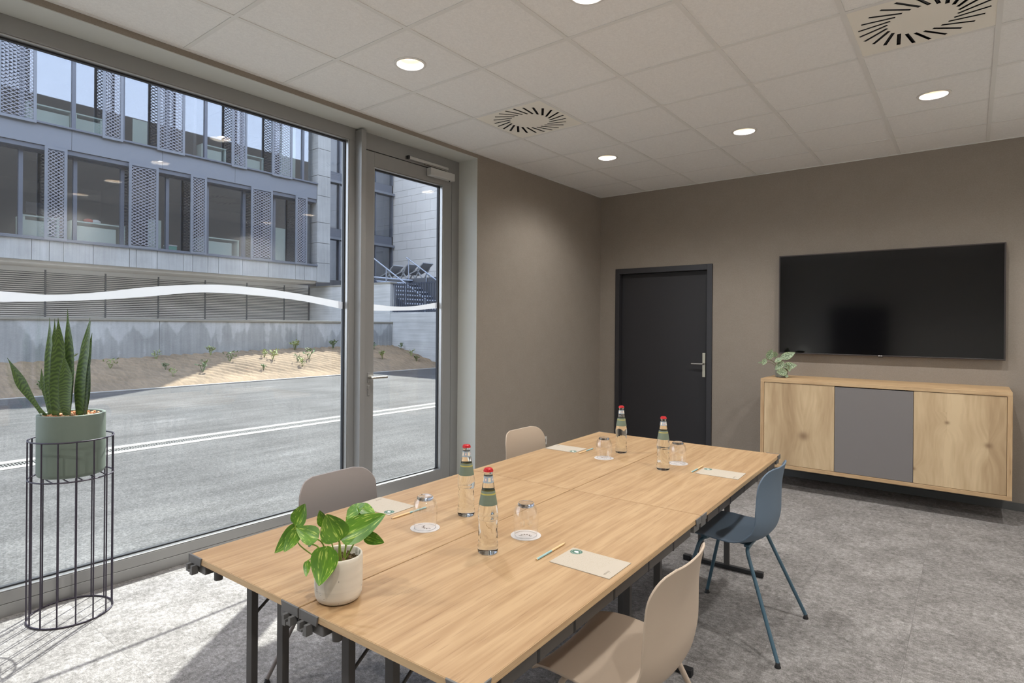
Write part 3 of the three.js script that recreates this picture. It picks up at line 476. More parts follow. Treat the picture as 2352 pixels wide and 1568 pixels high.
// ================================================================== tables (two by two, turned a little from the room's axes)
const TH = 0.0309, TX = 1.5068, TZ = 5.35, TY = 0.70, TW = 0.589, TL = 1.401, cT = Math.cos(TH), sT = Math.sin(TH), K = 1.0574;
const onTable = (x, z, y = TY) => [TX + cT * x + sT * z, y, TZ - sT * x + cT * z]; // local x to the right, local z negative to the far end
{
  const makeTable = (lx, lz, label, posts) => {
    const t = thing('folding_table', label, 'table', onTable(lx + TW / 2, lz - TL / 2, 0), TH, 'folding oak meeting tables');
    const w = TW / 2 - 0.0031, l = TL / 2 - 0.0031, th = 0.021, y1 = TY, y0 = TY - th;
    const top = box(-w, w, y0 + 0.0008, y1, -l, l, 0.0016, 'z'); { const uv = top.attributes.uv, o = rnd(), q0 = rnd(); for (let q = 0; q < uv.count; q++) uv.setXY(q, uv.getX(q) + o, uv.getY(q) + q0); }
    mesh('table_top', top, M.oak, t);
    mesh('edge_band', merge([box(w - 0.0006, w + 0.0009, y0 + 0.0014, y1 - 0.0014, -l, l, 0, 'z'), box(-w - 0.0009, -w + 0.0006, y0 + 0.0014, y1 - 0.0014, -l, l, 0, 'z'), box(-w, w, y0 + 0.0014, y1 - 0.0014, l - 0.0006, l + 0.0009, 0, 'x'), box(-w, w, y0 + 0.0014, y1 - 0.0014, -l - 0.0009, -l + 0.0006, 0, 'x')]), M.oakEdge, t);
    for (const s of [-1, 1]) mesh('under_rail', box(s * (w - 0.016) - 0.012, s * (w - 0.016) + 0.012, y0 - 0.034, y0, -l + 0.1, l - 0.1, 0.002), M.rail, t);
    for (const s of [-1, 1]) for (const z of [-0.42, -0.2, 0.05, 0.28, 0.45]) mesh('rail_clip', box(s * (w - 0.016) - 0.0128, s * (w - 0.016) + 0.0128, y0 - 0.0348, y0 - 0.001, z - 0.005, z + 0.005), M.legFoot, t);
    for (const sx of [-1, 1]) for (const sz of [-1, 1]) { // plastic corner connectors, capping the table corner
      const e = [];
      const outer = extrudeXY([[0, 0], [0.072, 0], [0.066, -0.024], [0, -0.024]], 0, 0.006, 0.001);
      e.push(outer.clone());
      const hook = [[[0.008, -0.024], [0.018, -0.024], [0.018, -0.046], [0.008, -0.046]], [[0.036, -0.024], [0.046, -0.024], [0.046, -0.052], [0.036, -0.052]], [[0.018, -0.04], [0.026, -0.04], [0.026, -0.046], [0.018, -0.046]], [[0.031, -0.036], [0.036, -0.036], [0.036, -0.052], [0.031, -0.052]]];
      for (const q of hook) e.push(extrudeXY(q, 0, 0.02));
      e.push(box(0.002, 0.085, -0.05, -0.0225, -0.06, -0.002, 0.003)); e.push(box(0.002, 0.066, -0.0225, -0.0215, -0.06, 0.004));
      const side = extrudeXY([[0, 0], [0.06, 0], [0.054, -0.024], [0, -0.024]], 0, 0.004, 0.0008); side.rotateY(Math.PI / 2); side.translate(-0.0042, 0, 0.006); e.push(side);
      const g = merge(e); // built for the corner at -x, +z with x running inwards
      const innerX = sx === posts.inX, innerZ = sz === posts.inZ; g.translate(-w + (innerX ? 0.0042 : -0.0005), y1 + (innerX || innerZ ? -0.003 : 0.0006), l - (innerZ ? 0.0064 : 0.001));
      const sgnX = sx < 0 ? 1 : -1, sgnZ = sz > 0 ? 1 : -1; g.scale(sgnX, 1, sgnZ); if (sgnX * sgnZ < 0) { const p = g.attributes.position.array, n = g.attributes.normal.array, u = g.attributes.uv.array; for (let i = 0; i < p.length; i += 9) for (let c = 0; c < 3; c++) { [p[i + 3 + c], p[i + 6 + c]] = [p[i + 6 + c], p[i + 3 + c]]; [n[i + 3 + c], n[i + 6 + c]] = [n[i + 6 + c], n[i + 3 + c]]; } for (let i = 0; i < u.length; i += 6) for (let c = 0; c < 2; c++) [u[i + 2 + c], u[i + 4 + c]] = [u[i + 4 + c], u[i + 2 + c]]; }
      const cb = mesh('corner_connector', g, M.bracket, t);
      mesh('connector_peg', rod(V(sx * (w - 0.105), y0 - 0.045, sz * (l - 0.035)), V(sx * (w - 0.105), y0, sz * (l - 0.035)), 0.013, 18), M.bracket, cb);
    }
    for (const sz of [-1, 1]) { // each end: two square posts on a floor bar
      const z = sz * (l - (sz > 0 ? posts.near : posts.far)), [p0, p1] = sz > 0 ? posts.a : posts.b;
      for (const px of [p0, p1]) mesh('leg', box(px - 0.015, px + 0.015, 0.026, y0, z - 0.011, z + 0.011, 0.002), M.legSteel, t);
      const f = mesh('foot_bar', box(-0.222, 0.222, 0.006, 0.028, z - 0.013, z + 0.013, 0.003), M.legFoot, t);
      for (const s of [-1, 1]) mesh('foot_cap', box(s * 0.212 - 0.02, s * 0.212 + 0.02, 0, 0.031, z - 0.0155, z + 0.0155, 0.003), M.legFoot, f);
      for (const px of [p0, p1]) mesh('brace_rod', rod(V(px, 0.53, z - sz * 0.008), V(px, y0 - 0.004, z - sz * 0.22), 0.0048, 10), M.legSteel, t);
      mesh('cross_rail', box(Math.min(p0, p1) - 0.03, Math.max(p0, p1) + 0.03, y0 - 0.022, y0, z - 0.012, z + 0.012, 0.002), M.legSteel, t);
    }
  };
  const P0 = { inX: 1, inZ: -1, near: 0.09, far: 0.09, a: [-0.085, 0.08], b: [-0.127, 0.027] };
  makeTable(0, 0, 'near left oak folding table carrying the pothos plant', P0);
  makeTable(TW, 0, 'near right oak folding table beside the beige chair in front', { ...P0, inX: -1, near: 0.07, a: [-0.185, -0.02] });
  makeTable(0, -TL, 'far left oak folding table next to the taupe wall', { ...P0, inZ: 1 });
  makeTable(TW, -TL, 'far right oak folding table beside the blue chair', { ...P0, inX: -1, inZ: 1, far: 0.105 });
}
// ================================================================== chairs
{
  const prof = new THREE.CatmullRomCurve3([V(0, 0.418, 0.222), V(0, 0.440, 0.208), V(0, 0.452, 0.17), V(0, 0.455, 0.10), V(0, 0.449, 0.02), V(0, 0.447, -0.05), V(0, 0.457, -0.105), V(0, 0.490, -0.147), V(0, 0.545, -0.163), V(0, 0.62, -0.166), V(0, 0.70, -0.170), V(0, 0.76, -0.180), V(0, 0.798, -0.190)], false, 'centripetal');
  const widths = [[0, 0.195], [0.2, 0.209], [0.42, 0.214], [0.55, 0.214], [0.7, 0.209], [0.85, 0.201], [1, 0.194]];
  const wAt = (s) => { for (let i = 1; i < widths.length; i++) if (s <= widths[i][0]) { const [a, p] = widths[i - 1], [b, q] = widths[i]; return p + (q - p) * sst(a, b, s); } return 0.194; };
  const len = prof.getLength();
  const P = (s, t) => {
    const u = t * 2 - 1, c = prof.getPointAt(s), tn = prof.getTangentAt(s), nrm = V(0, tn.z, -tn.y).multiplyScalar(-1); // points up on the seat, forward on the back
    if (nrm.y < 0 && s < 0.4) nrm.negate();
    const dTop = (1 - s) * len, dFr = s * len, rt = 0.085, rf = 0.05; let w = wAt(s);
    if (dTop < rt) w += -rt + Math.sqrt(Math.max(0, rt * rt - (rt - dTop) ** 2));
    if (dFr < rf) w += -rf + Math.sqrt(Math.max(0, rf * rf - (rf - dFr) ** 2));
    const uf = u * w / wAt(s), back = sst(0.42, 0.62, s), lift = mix(0.014, 0.036, back) * Math.pow(Math.abs(uf), 2.4) + 0.02 * Math.exp(-(((s - 0.5) / 0.1) ** 2)) * Math.pow(Math.abs(uf), 3);
    return V(u * w, c.y, c.z).addScaledVector(nrm, lift);
  };
  const seatShell = shell(P, 64, 26, 0.0062);
  const leg = (sx, sz) => bentPipe([V(sx * 0.05, 0.427, sz * (sz > 0 ? 0.11 : 0.07)), V(sx * 0.158, 0.427, sz * (sz > 0 ? 0.135 : 0.078)), V(sx * (sz > 0 ? 0.245 : 0.27), 0.018, sz * 0.24)], 0.0086, 0.03, 10);
  const glide = lathe([[0.0005, 0], [0.0125, 0], [0.013, 0.004], [0.0098, 0.009], [0.0088, 0.022], [0.0005, 0.022]], 18);
  const under = merge([bar(V(-0.06, 0.425, 0.11), V(-0.06, 0.425, -0.075), 0.018, 0.014), bar(V(0.06, 0.425, 0.11), V(0.06, 0.425, -0.075), 0.018, 0.014), box(-0.14, 0.14, 0.43, 0.442, -0.085, -0.06, 0.004), box(-0.14, 0.14, 0.43, 0.442, 0.11, 0.14, 0.004)]);
  const make = (sm, lm, pos, turn, label) => {
    const c = thing('shell_chair', label, 'chair', pos, turn, 'plastic shell chairs at the meeting table');
    mesh('seat_shell', seatShell, sm, c); mesh('under_frame', under, lm, c);
    for (const sx of [-1, 1]) for (const sz of [1, -1]) { const l = mesh('leg', leg(sx, sz), lm, c); const g = glide.clone(); g.translate(sx * (sz > 0 ? 0.245 : 0.27), 0, sz * 0.24); mesh('glide', g, M.glide, l); }
    return c;
  };
  make(M.blue, M.blueLeg, [2.593, 0, 3.26], -Math.PI / 2, 'blue grey plastic shell chair with slim steel legs');
  make(M.beige, M.beigeLeg, [2.68, 0, 4.61], -Math.PI / 2 + 0.03, 'beige plastic shell chair at the near right table, cut by the picture edge');
  make(M.taupe, M.taupeLeg, [1.49, 0, 4.66], Math.PI / 2 + 0.05, 'taupe grey plastic shell chair with its back to the large window, behind the pothos');
  make(M.beige, M.beigeLeg, [1.46, 0, 3.28], Math.PI / 2, 'beige plastic shell chair with its back to the taupe wall, far left');
}
// ================================================================== things on the tables
{
  const places = [[0.4212, -0.7944], [0.7063, -0.5617], [0.4011, -2.1446], [0.7332, -1.9156]];
  const bl = ['glass water bottle on the near left table, behind the upturned glass', 'glass water bottle in front of the others on the near right table', 'glass water bottle on the far left table, leftmost before the black door', 'glass water bottle on the far right table, half hiding a glass'];
  const prof = [[0.0005, 0.0015], [0.022, 0.0012], [0.0275, 0], [0.0318, 0.003], [0.0332, 0.010], [0.0332, 0.022], [0.0318, 0.030], [0.0312, 0.045], [0.0312, 0.105], [0.0326, 0.112], [0.0334, 0.122], [0.0328, 0.136], [0.0302, 0.155], [0.0262, 0.178], [0.0215, 0.204], [0.0178, 0.226], [0.0152, 0.244], [0.0138, 0.256], [0.0142, 0.259], [0.0142, 0.263], [0.0128, 0.266], [0.0005, 0.267]];
  const curve = new THREE.SplineCurve(prof.slice(1).map(([a, b]) => new THREE.Vector2(a, b)));
  const bodyPts = [[0.0005, 0.0015], ...curve.getPoints(130).map((p) => [Math.max(p.x, 0.0005), p.y])];
  const body = new THREE.LatheGeometry(bodyPts.map(([a, b]) => new THREE.Vector2(a, b)), 108);
  { const p = body.attributes.position; for (let i = 0; i < p.count; i++) { const x = p.getX(i), y = p.getY(i), z = p.getZ(i), f = sst(0.03, 0.036, y) * (1 - sst(0.108, 0.112, y)); if (f > 0) { const a = (Math.atan2(z, x) / 6.2832 + 1) % 1, k = 1 + f * 0.05 * (vn(a * 36, y * 420, 36, 999, 301) - 0.5); p.setXYZ(i, x * k, y, z * k); } } body.computeVertexNormals(); }
  const rAt = (y) => { for (let i = 1; i < bodyPts.length; i++) if (bodyPts[i][1] >= y && bodyPts[i][1] > 0.03) { const [a, b] = bodyPts[i - 1], [c, d] = bodyPts[i]; return a + (c - a) * clamp((y - b) / (d - b || 1)); } return 0.013; };
  const band = (y0, y1, off, seg = 48) => { const pts = []; for (let i = 0; i <= 8; i++) { const y = y0 + (y1 - y0) * i / 8; pts.push([rAt(y) + off, y]); } return lathe(pts, seg); };
  const crown = lathe([[0.0005, 0.2745], [0.011, 0.2742], [0.0136, 0.2725], [0.0146, 0.2695], [0.0158, 0.2645], [0.0162, 0.2635], [0.0150, 0.2635], [0.0005, 0.2672]], 63);
  { const p = crown.attributes.position; for (let i = 0; i < p.count; i++) { const x = p.getX(i), y = p.getY(i), z = p.getZ(i), r = Math.hypot(x, z); if (y < 0.2705 && r > 0.0135) { const k = 1 + 0.035 * Math.sin(Math.atan2(z, x) * 21); p.setXYZ(i, x * k, y, z * k); } } crown.computeVertexNormals(); }
  const neckL = band(0.2285, 0.2495, 0.0004), shoulderL = band(0.158, 0.203, 0.0005);
  let first;
  places.forEach(([x, z], i) => {
    const pos = onTable(x * K, z * K);
    if (first) { copy(first, pos, rr(-0.3, 0.3), bl[i]); return; }
    const b = first = thing('water_bottle', bl[i], 'bottle', pos, 0.2, 'glass water bottles with red caps');
    mesh('glass_body', body, M.bottle, b); mesh('crown_cap', crown, M.cap, b); mesh('neck_label', neckL, M.neck, b); mesh('shoulder_label', shoulderL, M.label, b);
  });
  M.label.side = M.neck.side = THREE.DoubleSide;
}
{
  const spots = [[0.4007, -0.6007], [0.7169, -0.753], [0.39, -1.9591], [0.7444, -2.085]];
  const gl = ['upturned clear tumbler on the near left table behind the pothos', 'upturned clear tumbler on the near right table beside the front bottle', 'upturned clear tumbler on the far left table', 'upturned clear tumbler on the far right table behind a bottle'];
  const cl = ['white paper coaster under the tumbler behind the pothos', 'white paper coaster with lash drawing under the tumbler beside the front bottle', 'white paper coaster under the far left tumbler', 'white paper coaster under the far right tumbler'];
  const wall = lathe([[0.0395, 0.0005], [0.0440, 0.030], [0.0455, 0.055], [0.0440, 0.080], [0.0385, 0.098], [0.0300, 0.107]], 56);
  const inner = lathe([[0.0378, 0.0005], [0.0422, 0.030], [0.0436, 0.055], [0.0420, 0.078], [0.0360, 0.094], [0.0285, 0.101]], 56);
  const foot = lathe([[0.0005, 0.102], [0.0283, 0.102], [0.0298, 0.1075], [0.0280, 0.1135], [0.0262, 0.115], [0.0235, 0.1135], [0.0005, 0.1115]], 56);
  const lip = nz(new THREE.TorusGeometry(0.0387, 0.0009, 8, 56).rotateX(Math.PI / 2).translate(0, 0.0009, 0));
  const disc = new THREE.CylinderGeometry(0.0535, 0.0535, 0.0014, 64); disc.translate(0, 0.0007, 0);
  let fg, fc;
  spots.forEach(([x, z], i) => {
    const p = onTable(x * K, z * K), turn = TH + [1.3, -1.1, 1.5, -1.2][i];
    if (!fc) { fc = thing('paper_coaster', cl[i], 'coaster', p, turn, 'round white coasters'); mesh('coaster_disc', disc, [M.paper, M.coaster, M.paper], fc); } else copy(fc, p, turn, cl[i]);
    const q = [p[0], p[1] + 0.0016, p[2]];
    if (!fg) { fg = thing('glass_tumbler', gl[i], 'glass', q, 0, 'upturned water glasses'); mesh('bowl', merge([wall, inner]), M.tumbler, fg); mesh('thick_base', foot, M.tumblerBase, fg); mesh('lip', lip, M.tumblerBase, fg); } else copy(fg, q, 0.4 * i, gl[i]);
  });
}
{
  const pads = [[0.0, -0.681, 1, 'notepad by the chair at the window, partly behind the pothos'], [0.9963, -0.6816, 0, 'notepad in front on the near right table'], [0.108, -2.040, 1, 'notepad on the far left table'], [0.9822, -2.0069, 0, 'notepad on the far right table by the blue chair']];
  pads[0][0] = 0.1055;
  const geo = nz(new RoundedBoxGeometry(0.208, 0.0022, 0.147, 1, 0.0004)); geo.translate(0, 0.0011, 0);
  const face = nz(new THREE.PlaneGeometry(0.2072, 0.1462).rotateX(-Math.PI / 2).translate(0, 0.00235, 0));
  let f;
  pads.forEach(([x, z, flip, label], i) => {
    const p = onTable(x * K, z * K), turn = TH + flip * Math.PI + [0.02, -0.012, 0.01, 0.012][i];
    if (f) { copy(f, p, turn, 'cream ' + label); return; }
    f = thing('note_pad', 'cream ' + label, 'notepad', p, turn, 'cream notepads with a round green emblem'); mesh('paper_block', geo, M.padSide, f); mesh('printed_sheet', face, M.pad, f);
  });
  const pens = [[[0.8616, -0.5973], [0.8601, -0.7695], 'pencil beside the notepad in front'], [[0.8665, -1.9306], [0.8695, -2.0975], 'pencil beside the notepad by the blue chair'], [[0.2343, -2.1293], [0.2358, -1.9611], 'pencil beside the far left notepad'], [[0.2505, -0.7617], [0.2437, -0.5938], 'pencil seen partly through the tumbler behind the pothos']];
  const hex = (r, y0, y1, r1 = r) => nz(new THREE.CylinderGeometry(r1, r, y1 - y0, 6, 1).translate(0, (y0 + y1) / 2, 0));
  let pf;
  pens.forEach(([a, b, label]) => {
    const A = V(...onTable(a[0] * K, a[1] * K)), Bq = V(...onTable(b[0] * K, b[1] * K)), turn = Math.atan2(Bq.x - A.x, Bq.z - A.z), pos = [A.x, TY + 0.0034, A.z];
    if (pf) { copy(pf, pos, turn, 'short wooden ' + label); return; }
    pf = thing('wooden_pencil', 'short wooden ' + label, 'pencil', pos, turn, 'half blue wooden pencils');
    const lay = (g) => g.rotateX(Math.PI / 2);
    mesh('blue_half', lay(hex(0.0038, 0.003, 0.09)), M.pencilBlue, pf); mesh('bare_half', lay(merge([hex(0.0038, 0.0901, 0.165), hex(0.0038, 0.165, 0.179, 0.0011), hex(0.0037, 0, 0.003)])), M.pencilWood, pf);
    mesh('lead', lay(merge([hex(0.0011, 0.179, 0.182, 0.0004), hex(0.001, -0.0004, 0)])), M.lead, pf);
    mesh('imprint', merge([0.105, 0.112, 0.119, 0.127, 0.133].map((z) => box(-0.0008, 0.0008, 0.00325, 0.0034, z, z + 0.004))), M.ink, pf);
  });
}
// ------------------------------------------------------------------ plants
const RV = V(Math.cos(0.66835), 0, -Math.sin(0.66835)), DV = V(Math.sin(0.66835), 0, Math.cos(0.66835)); // a sideways and a forward direction for spreading leaves
const spread = (a, y, d) => V(0, y, 0).addScaledVector(RV, a).addScaledVector(DV, d);
function leafBlade(base, tip, width, shape, face, sag = 0.1, fold = 0.25, ns = 12, nt = 6) { // curved thin blade facing 'face'
  const dir = tip.clone().sub(base), L = dir.length(), d = dir.clone().normalize(), side = d.clone().cross(face).normalize(), nrm = side.clone().cross(d).normalize();
  return surf((s, t) => { const u = t * 2 - 1, w = width * 0.5 * shape(s), p = base.clone().addScaledVector(dir, s); p.addScaledVector(nrm, sag * L * Math.sin(Math.PI * s) - Math.abs(u) * 0 + fold * w * Math.abs(u)); return p.addScaledVector(side, u * w); }, ns, nt);
}
const heart = (s) => Math.pow(Math.sin(Math.PI * Math.pow(clamp(s * 0.985 + 0.012), 0.62)), 0.8) * (s < 0.03 ? 0.6 : 1);
const lance = (s) => Math.pow(Math.sin(Math.PI * Math.pow(clamp(s * 0.98 + 0.015), 0.8)), 0.9);
{ // snake plant in green cylinder
  const base = V(-0.036, 0.69, 5.243);
  const p = thing('snake_plant', 'snake plant with tall banded leaves in a green pot on a wire stand', 'potted plant', base.toArray());
  const r = 0.1405, h = 0.30;
  mesh('pot', lathe([[0.0005, 0.001], [0.128, 0], [0.137, 0.006], [r, 0.02], [r, h - 0.003], [r - 0.003, h], [r - 0.014, h], [r - 0.017, h - 0.004], [r - 0.018, h - 0.05], [0.0005, h - 0.05]], 72), M.potGreen, p);
  mesh('soil', lathe([[0.0005, h - 0.018], [0.06, h - 0.019], [0.122, h - 0.024], [0.122, h - 0.04], [0.0005, h - 0.04]], 40), M.soil, p);
  for (let k = 0; k < 4; k++) { // bark chips
    const l = []; for (let i = 0; i < 70; i++) { const a = rnd() * 6.28, q = Math.sqrt(rnd()) * 0.115, g = nz(new THREE.DodecahedronGeometry(rr(0.006, 0.012), 0)); g.scale(1, 0.55, rr(0.6, 1)); g.rotateY(rnd() * 6); g.rotateX(rr(-0.5, 0.5)); g.translate(Math.cos(a) * q, h - 0.018 + rr(0, 0.012), Math.sin(a) * q); l.push(g); }
    const m = mesh('bark_chips', merge(l), M.chips[k], p); m.userData.kind = 'stuff';
  }
  const L = [[-0.298, 0.277, -0.091, -0.007, 0.038], [-0.129, 0.224, -0.088, 0.037, 0.027], [-0.132, 0.354, -0.085, 0.012, 0.019], [-0.112, 0.472, -0.078, -0.007, 0.025], [-0.087, 0.475, -0.072, -0.017, 0.033], [-0.021, 0.475, -0.04, -0.007, 0.042], [-0.014, 0.52, -0.011, -0.0, 0.032], [0.027, 0.428, -0.002, 0.012, 0.014], [0.05, 0.479, 0.03, 0.013, 0.042], [0.087, 0.403, 0.052, 0.0, 0.032], [0.12, 0.461, 0.062, -0.006, 0.042], [0.024, 0.301, 0.033, -0.013, 0.046]];
  const dep = [0.02, 0.02, -0.03, -0.02, 0.025, 0.045, 0.01, -0.05, -0.035, -0.01, 0.03, 0.06];
  L.forEach(([tx, ty, bx, by, w0], i) => {
    const w = w0 * (i === 0 ? 1.35 : 1.3), b = spread(bx, h - 0.04, dep[i]), t = spread(tx, h - 0.005 + ty, dep[i] * 1.5), dir = t.clone().sub(b), yaw = rr(-0.25, 0.25), thick = 0.0035;
    const lean = i === 0, side0 = lean ? dir.clone().cross(DV).normalize() : RV.clone().applyAxisAngle(V(0, 1, 0), yaw);
    const ctr = (s) => { const q = b.clone().addScaledVector(dir, s); if (lean) q.addScaledVector(V(0, 1, 0), -0.035 * Math.sin(Math.PI * s) * (1 - s)); else q.addScaledVector(RV, 0.012 * Math.sin(s * 3.1 + i) * Math.sin(Math.PI * s)); return q; };
    const wid = (s) => (lean ? w * (0.5 + 0.1 * Math.cos(s * 9) + 0.55 * sst(0.25, 0.68, s)) : w * (0.62 + 0.5 * sst(0, 0.35, s))) * Math.pow(1 - sst(0.62, 1.02, s), 0.85) + 0.0006;
    const g = surf((s, a) => { const th = a * Math.PI * 2, c = ctr(s), n = side0.clone().cross(dir.clone().normalize()).normalize(), tw = (lean ? 0.15 : 0.4) * (s - 0.4) * (i % 2 ? 1 : -1), sd = side0.clone().applyAxisAngle(dir.clone().normalize(), tw), nn = n.clone().applyAxisAngle(dir.clone().normalize(), tw), u = Math.cos(th), v = Math.sin(th); return c.addScaledVector(sd, u * wid(s) * 0.5).addScaledVector(nn, v * thick * (1 - s * 0.7) + 0.3 * wid(s) * u * u * 0.5); }, 26, 12);
    mesh('leaf', g, M.snake, p);
  });
  const s = thing('plant_stand', 'tall round stand of dark wire holding the green pot', 'plant stand', [-0.031, 0, 5.243]);
  const R = 0.173, ring = (y, q) => nz(new THREE.TorusGeometry(R, q, 8, 72).rotateX(Math.PI / 2).translate(0, y, 0));
  mesh('ring', ring(0.0045, 0.0042), M.wire, s); mesh('ring', ring(0.683, 0.0038), M.wire, s); mesh('ring', ring(0.870, 0.0038), M.wire, s);
  for (let k = 0; k < 15; k++) { const a = k / 15 * 6.2832 + 0.16; mesh('upright_wire', rod(V(Math.cos(a) * R, 0.004, Math.sin(a) * R), V(Math.cos(a) * R, 0.87, Math.sin(a) * R), 0.0034, 8), M.wire, s); }
  for (let k = 0; k < 5; k++) { const z = -0.11 + k * 0.055, x = Math.sqrt(R * R - z * z); mesh('cross_wire', rod(V(-x, 0.683, z), V(x, 0.683, z), 0.003, 8), M.wire, s); }
}
{ // pothos
  const base = onTable(0.5918 * K, -0.0913 * K), p = thing('potted_pothos', 'pothos with green and yellow leaves in a beige clay pot on the near left table', 'potted plant', base);
  mesh('pot', lathe([[0.0005, 0.0005], [0.048, 0], [0.057, 0.006], [0.0615, 0.018], [0.063, 0.04], [0.063, 0.110], [0.0622, 0.118], [0.0595, 0.121], [0.056, 0.119], [0.0548, 0.112], [0.0545, 0.085], [0.0005, 0.085]], 72), M.clay, p);
  mesh('soil', lathe([[0.0005, 0.104], [0.03, 0.103], [0.0545, 0.099], [0.0545, 0.09], [0.0005, 0.09]], 30), M.pebble, p);
  { const l = []; for (let i = 0; i < 150; i++) { const a = rnd() * 6.28, q = Math.sqrt(rnd()) * 0.052, g = nz(new THREE.DodecahedronGeometry(rr(0.0018, 0.0038), 0)); g.translate(Math.cos(a) * q, 0.103 + rr(-0.001, 0.003), Math.sin(a) * q); l.push(g); } const m = mesh('gravel', merge(l), M.pebble, p); m.userData.kind = 'stuff'; }
  const leaves = [[-0.115, 0.198, -0.085, 0.259, 0.042, 0.01, 0.35], [-0.102, 0.194, -0.165, 0.127, 0.043, 0.0, 0.2], [-0.102, 0.190, -0.129, 0.142, 0.034, 0.03, 0.3], [-0.048, 0.168, -0.102, 0.202, 0.047, 0.03, 0.5], [-0.046, 0.184, -0.056, 0.232, 0.028, -0.02, 0.2], [0.008, 0.164, -0.022, 0.238, 0.068, 0.03, 0.4], [0.015, 0.212, 0.068, 0.252, 0.044, -0.02, 0.6], [0.045, 0.240, 0.098, 0.219, 0.036, -0.03, 0.7], [0.008, 0.170, 0.132, 0.236, 0.066, 0.02, 0.45], [0.068, 0.168, 0.127, 0.157, 0.030, 0.0, 0.3], [-0.008, 0.166, -0.020, 0.078, 0.064, 0.075, 0.15], [-0.077, 0.151, -0.060, 0.163, 0.018, 0.02, 0.4], [-0.068, 0.119, -0.064, 0.086, 0.018, 0.05, 0.2], [0.041, 0.226, 0.052, 0.200, 0.028, -0.04, 0.3]];
  leaves.forEach(([bx, by, tx, ty, w, d, up], i) => {
    const out = d > 0.06 ? 0.02 : 0.01, b = spread(bx, by, d), t = spread(tx, ty, d + out + (ty < by ? 0.012 : 0)), face = DV.clone().multiplyScalar(1 - up).add(V(0, up, 0)).normalize();
    mesh('leaf', leafBlade(b, t, w * 1.12, heart, face, -0.07, 0.22, 14, 8), M.pothos, p);
    const root = spread(clamp(bx * 0.35, -0.035, 0.035) + rr(-0.01, 0.01), 0.1, clamp(d * 0.4, -0.02, 0.03));
    const mid = root.clone().lerp(b, 0.55).add(V(0, 0.015, 0));
    if (i === 1 || i === 2 || i === 0) mesh('stem', pipe([spread(-0.03, 0.1, 0.02), spread(-0.064, 0.128, 0.03), spread(-0.1, 0.15, 0.02), spread(-0.112, 0.172, 0.01), b], 0.0019, 24, 6), M.stem, p);
    else mesh('stem', pipe([root, mid, b], 0.0021, 16, 6), M.stem, p);
  });
}
{ // silver-spotted trailing plant on the sideboard
  const base = V(2.085, 0.9797, 0.30), p = thing('trailing_plant', 'small trailing plant with silver spotted leaves on the sideboard', 'potted plant', base.toArray());
  mesh('pot', lathe([[0.0005, 0], [0.045, 0], [0.052, 0.006], [0.056, 0.1], [0.053, 0.103], [0.05, 0.1], [0.049, 0.08], [0.0005, 0.08]], 40), M.greyPot, p);
  mesh('soil', lathe([[0.0005, 0.092], [0.049, 0.09], [0.049, 0.085], [0.0005, 0.085]], 24), M.soil, p);
  const leaves = [[-0.021, 0.174, 0.113, 0.232, 0.059, 0.02, 0.35], [-0.007, 0.105, 0.116, 0.116, 0.059, 0.05, 0.3], [-0.025, 0.180, -0.092, 0.140, 0.042, 0.05, 0.6], [-0.126, 0.163, -0.093, 0.261, 0.059, 0.0, 0.1], [-0.155, 0.172, -0.190, 0.112, 0.038, 0.02, 0.2], [-0.167, 0.135, -0.226, 0.134, 0.014, 0.0, 0.4], [-0.002, 0.145, -0.089, 0.072, 0.051, 0.05, 0.3], [0.020, 0.054, -0.086, 0.053, 0.059, 0.07, 0.25], [-0.046, 0.184, -0.060, 0.241, 0.043, -0.02, 0.2], [0.012, 0.03, 0.002, 0.004, 0.033, 0.075, 0.2], [0.03, 0.11, 0.04, 0.055, 0.03, 0.07, 0.2]];
  leaves.forEach(([bx, by, tx, ty, w, d, up], i) => {
    const b = spread(bx, by, d), t = spread(tx, ty, d + 0.012), face = DV.clone().multiplyScalar(1 - up).add(V(0, up, 0)).normalize();
    mesh('leaf', leafBlade(b, t, w * 1.2, lance, face, -0.05, 0.2, 10, 6), M.silver, p);
    const root = spread(clamp(bx * 0.3, -0.03, 0.03), 0.09, clamp(d * 0.5, -0.02, 0.03));
    mesh('stem', by < 0.09 ? pipe([root, spread(bx * 0.6 + 0.02, 0.112, d), spread(bx + 0.02, 0.08, d), b], 0.0016, 16, 5) : pipe([root, root.clone().lerp(b, 0.5).add(V(0, 0.02, 0)), b], 0.0018, 12, 5), M.stemDark, p);
  });
}
{ // tall black cupboard behind the camera, mirrored in the television
  const c = thing('black_cupboard', 'tall black cupboard against the wall behind the camera', 'cupboard', [1.62, 0, ZF - 0.26]);
  mesh('carcass', box(-0.52, 0.52, 0, 1.9, -0.2, 0.22, 0.003), M.doorBlack, c);
  for (const s of [-1, 1]) { const d = mesh('cupboard_door', box(s * 0.26 - 0.255, s * 0.26 + 0.255, 0.06, 1.88, -0.222, -0.202, 0.002), M.doorBlack, c); mesh('door_knob', rod(V(s * 0.04, 1, -0.222), V(s * 0.04, 1, -0.245), 0.01, 12), M.steel, d); }
}
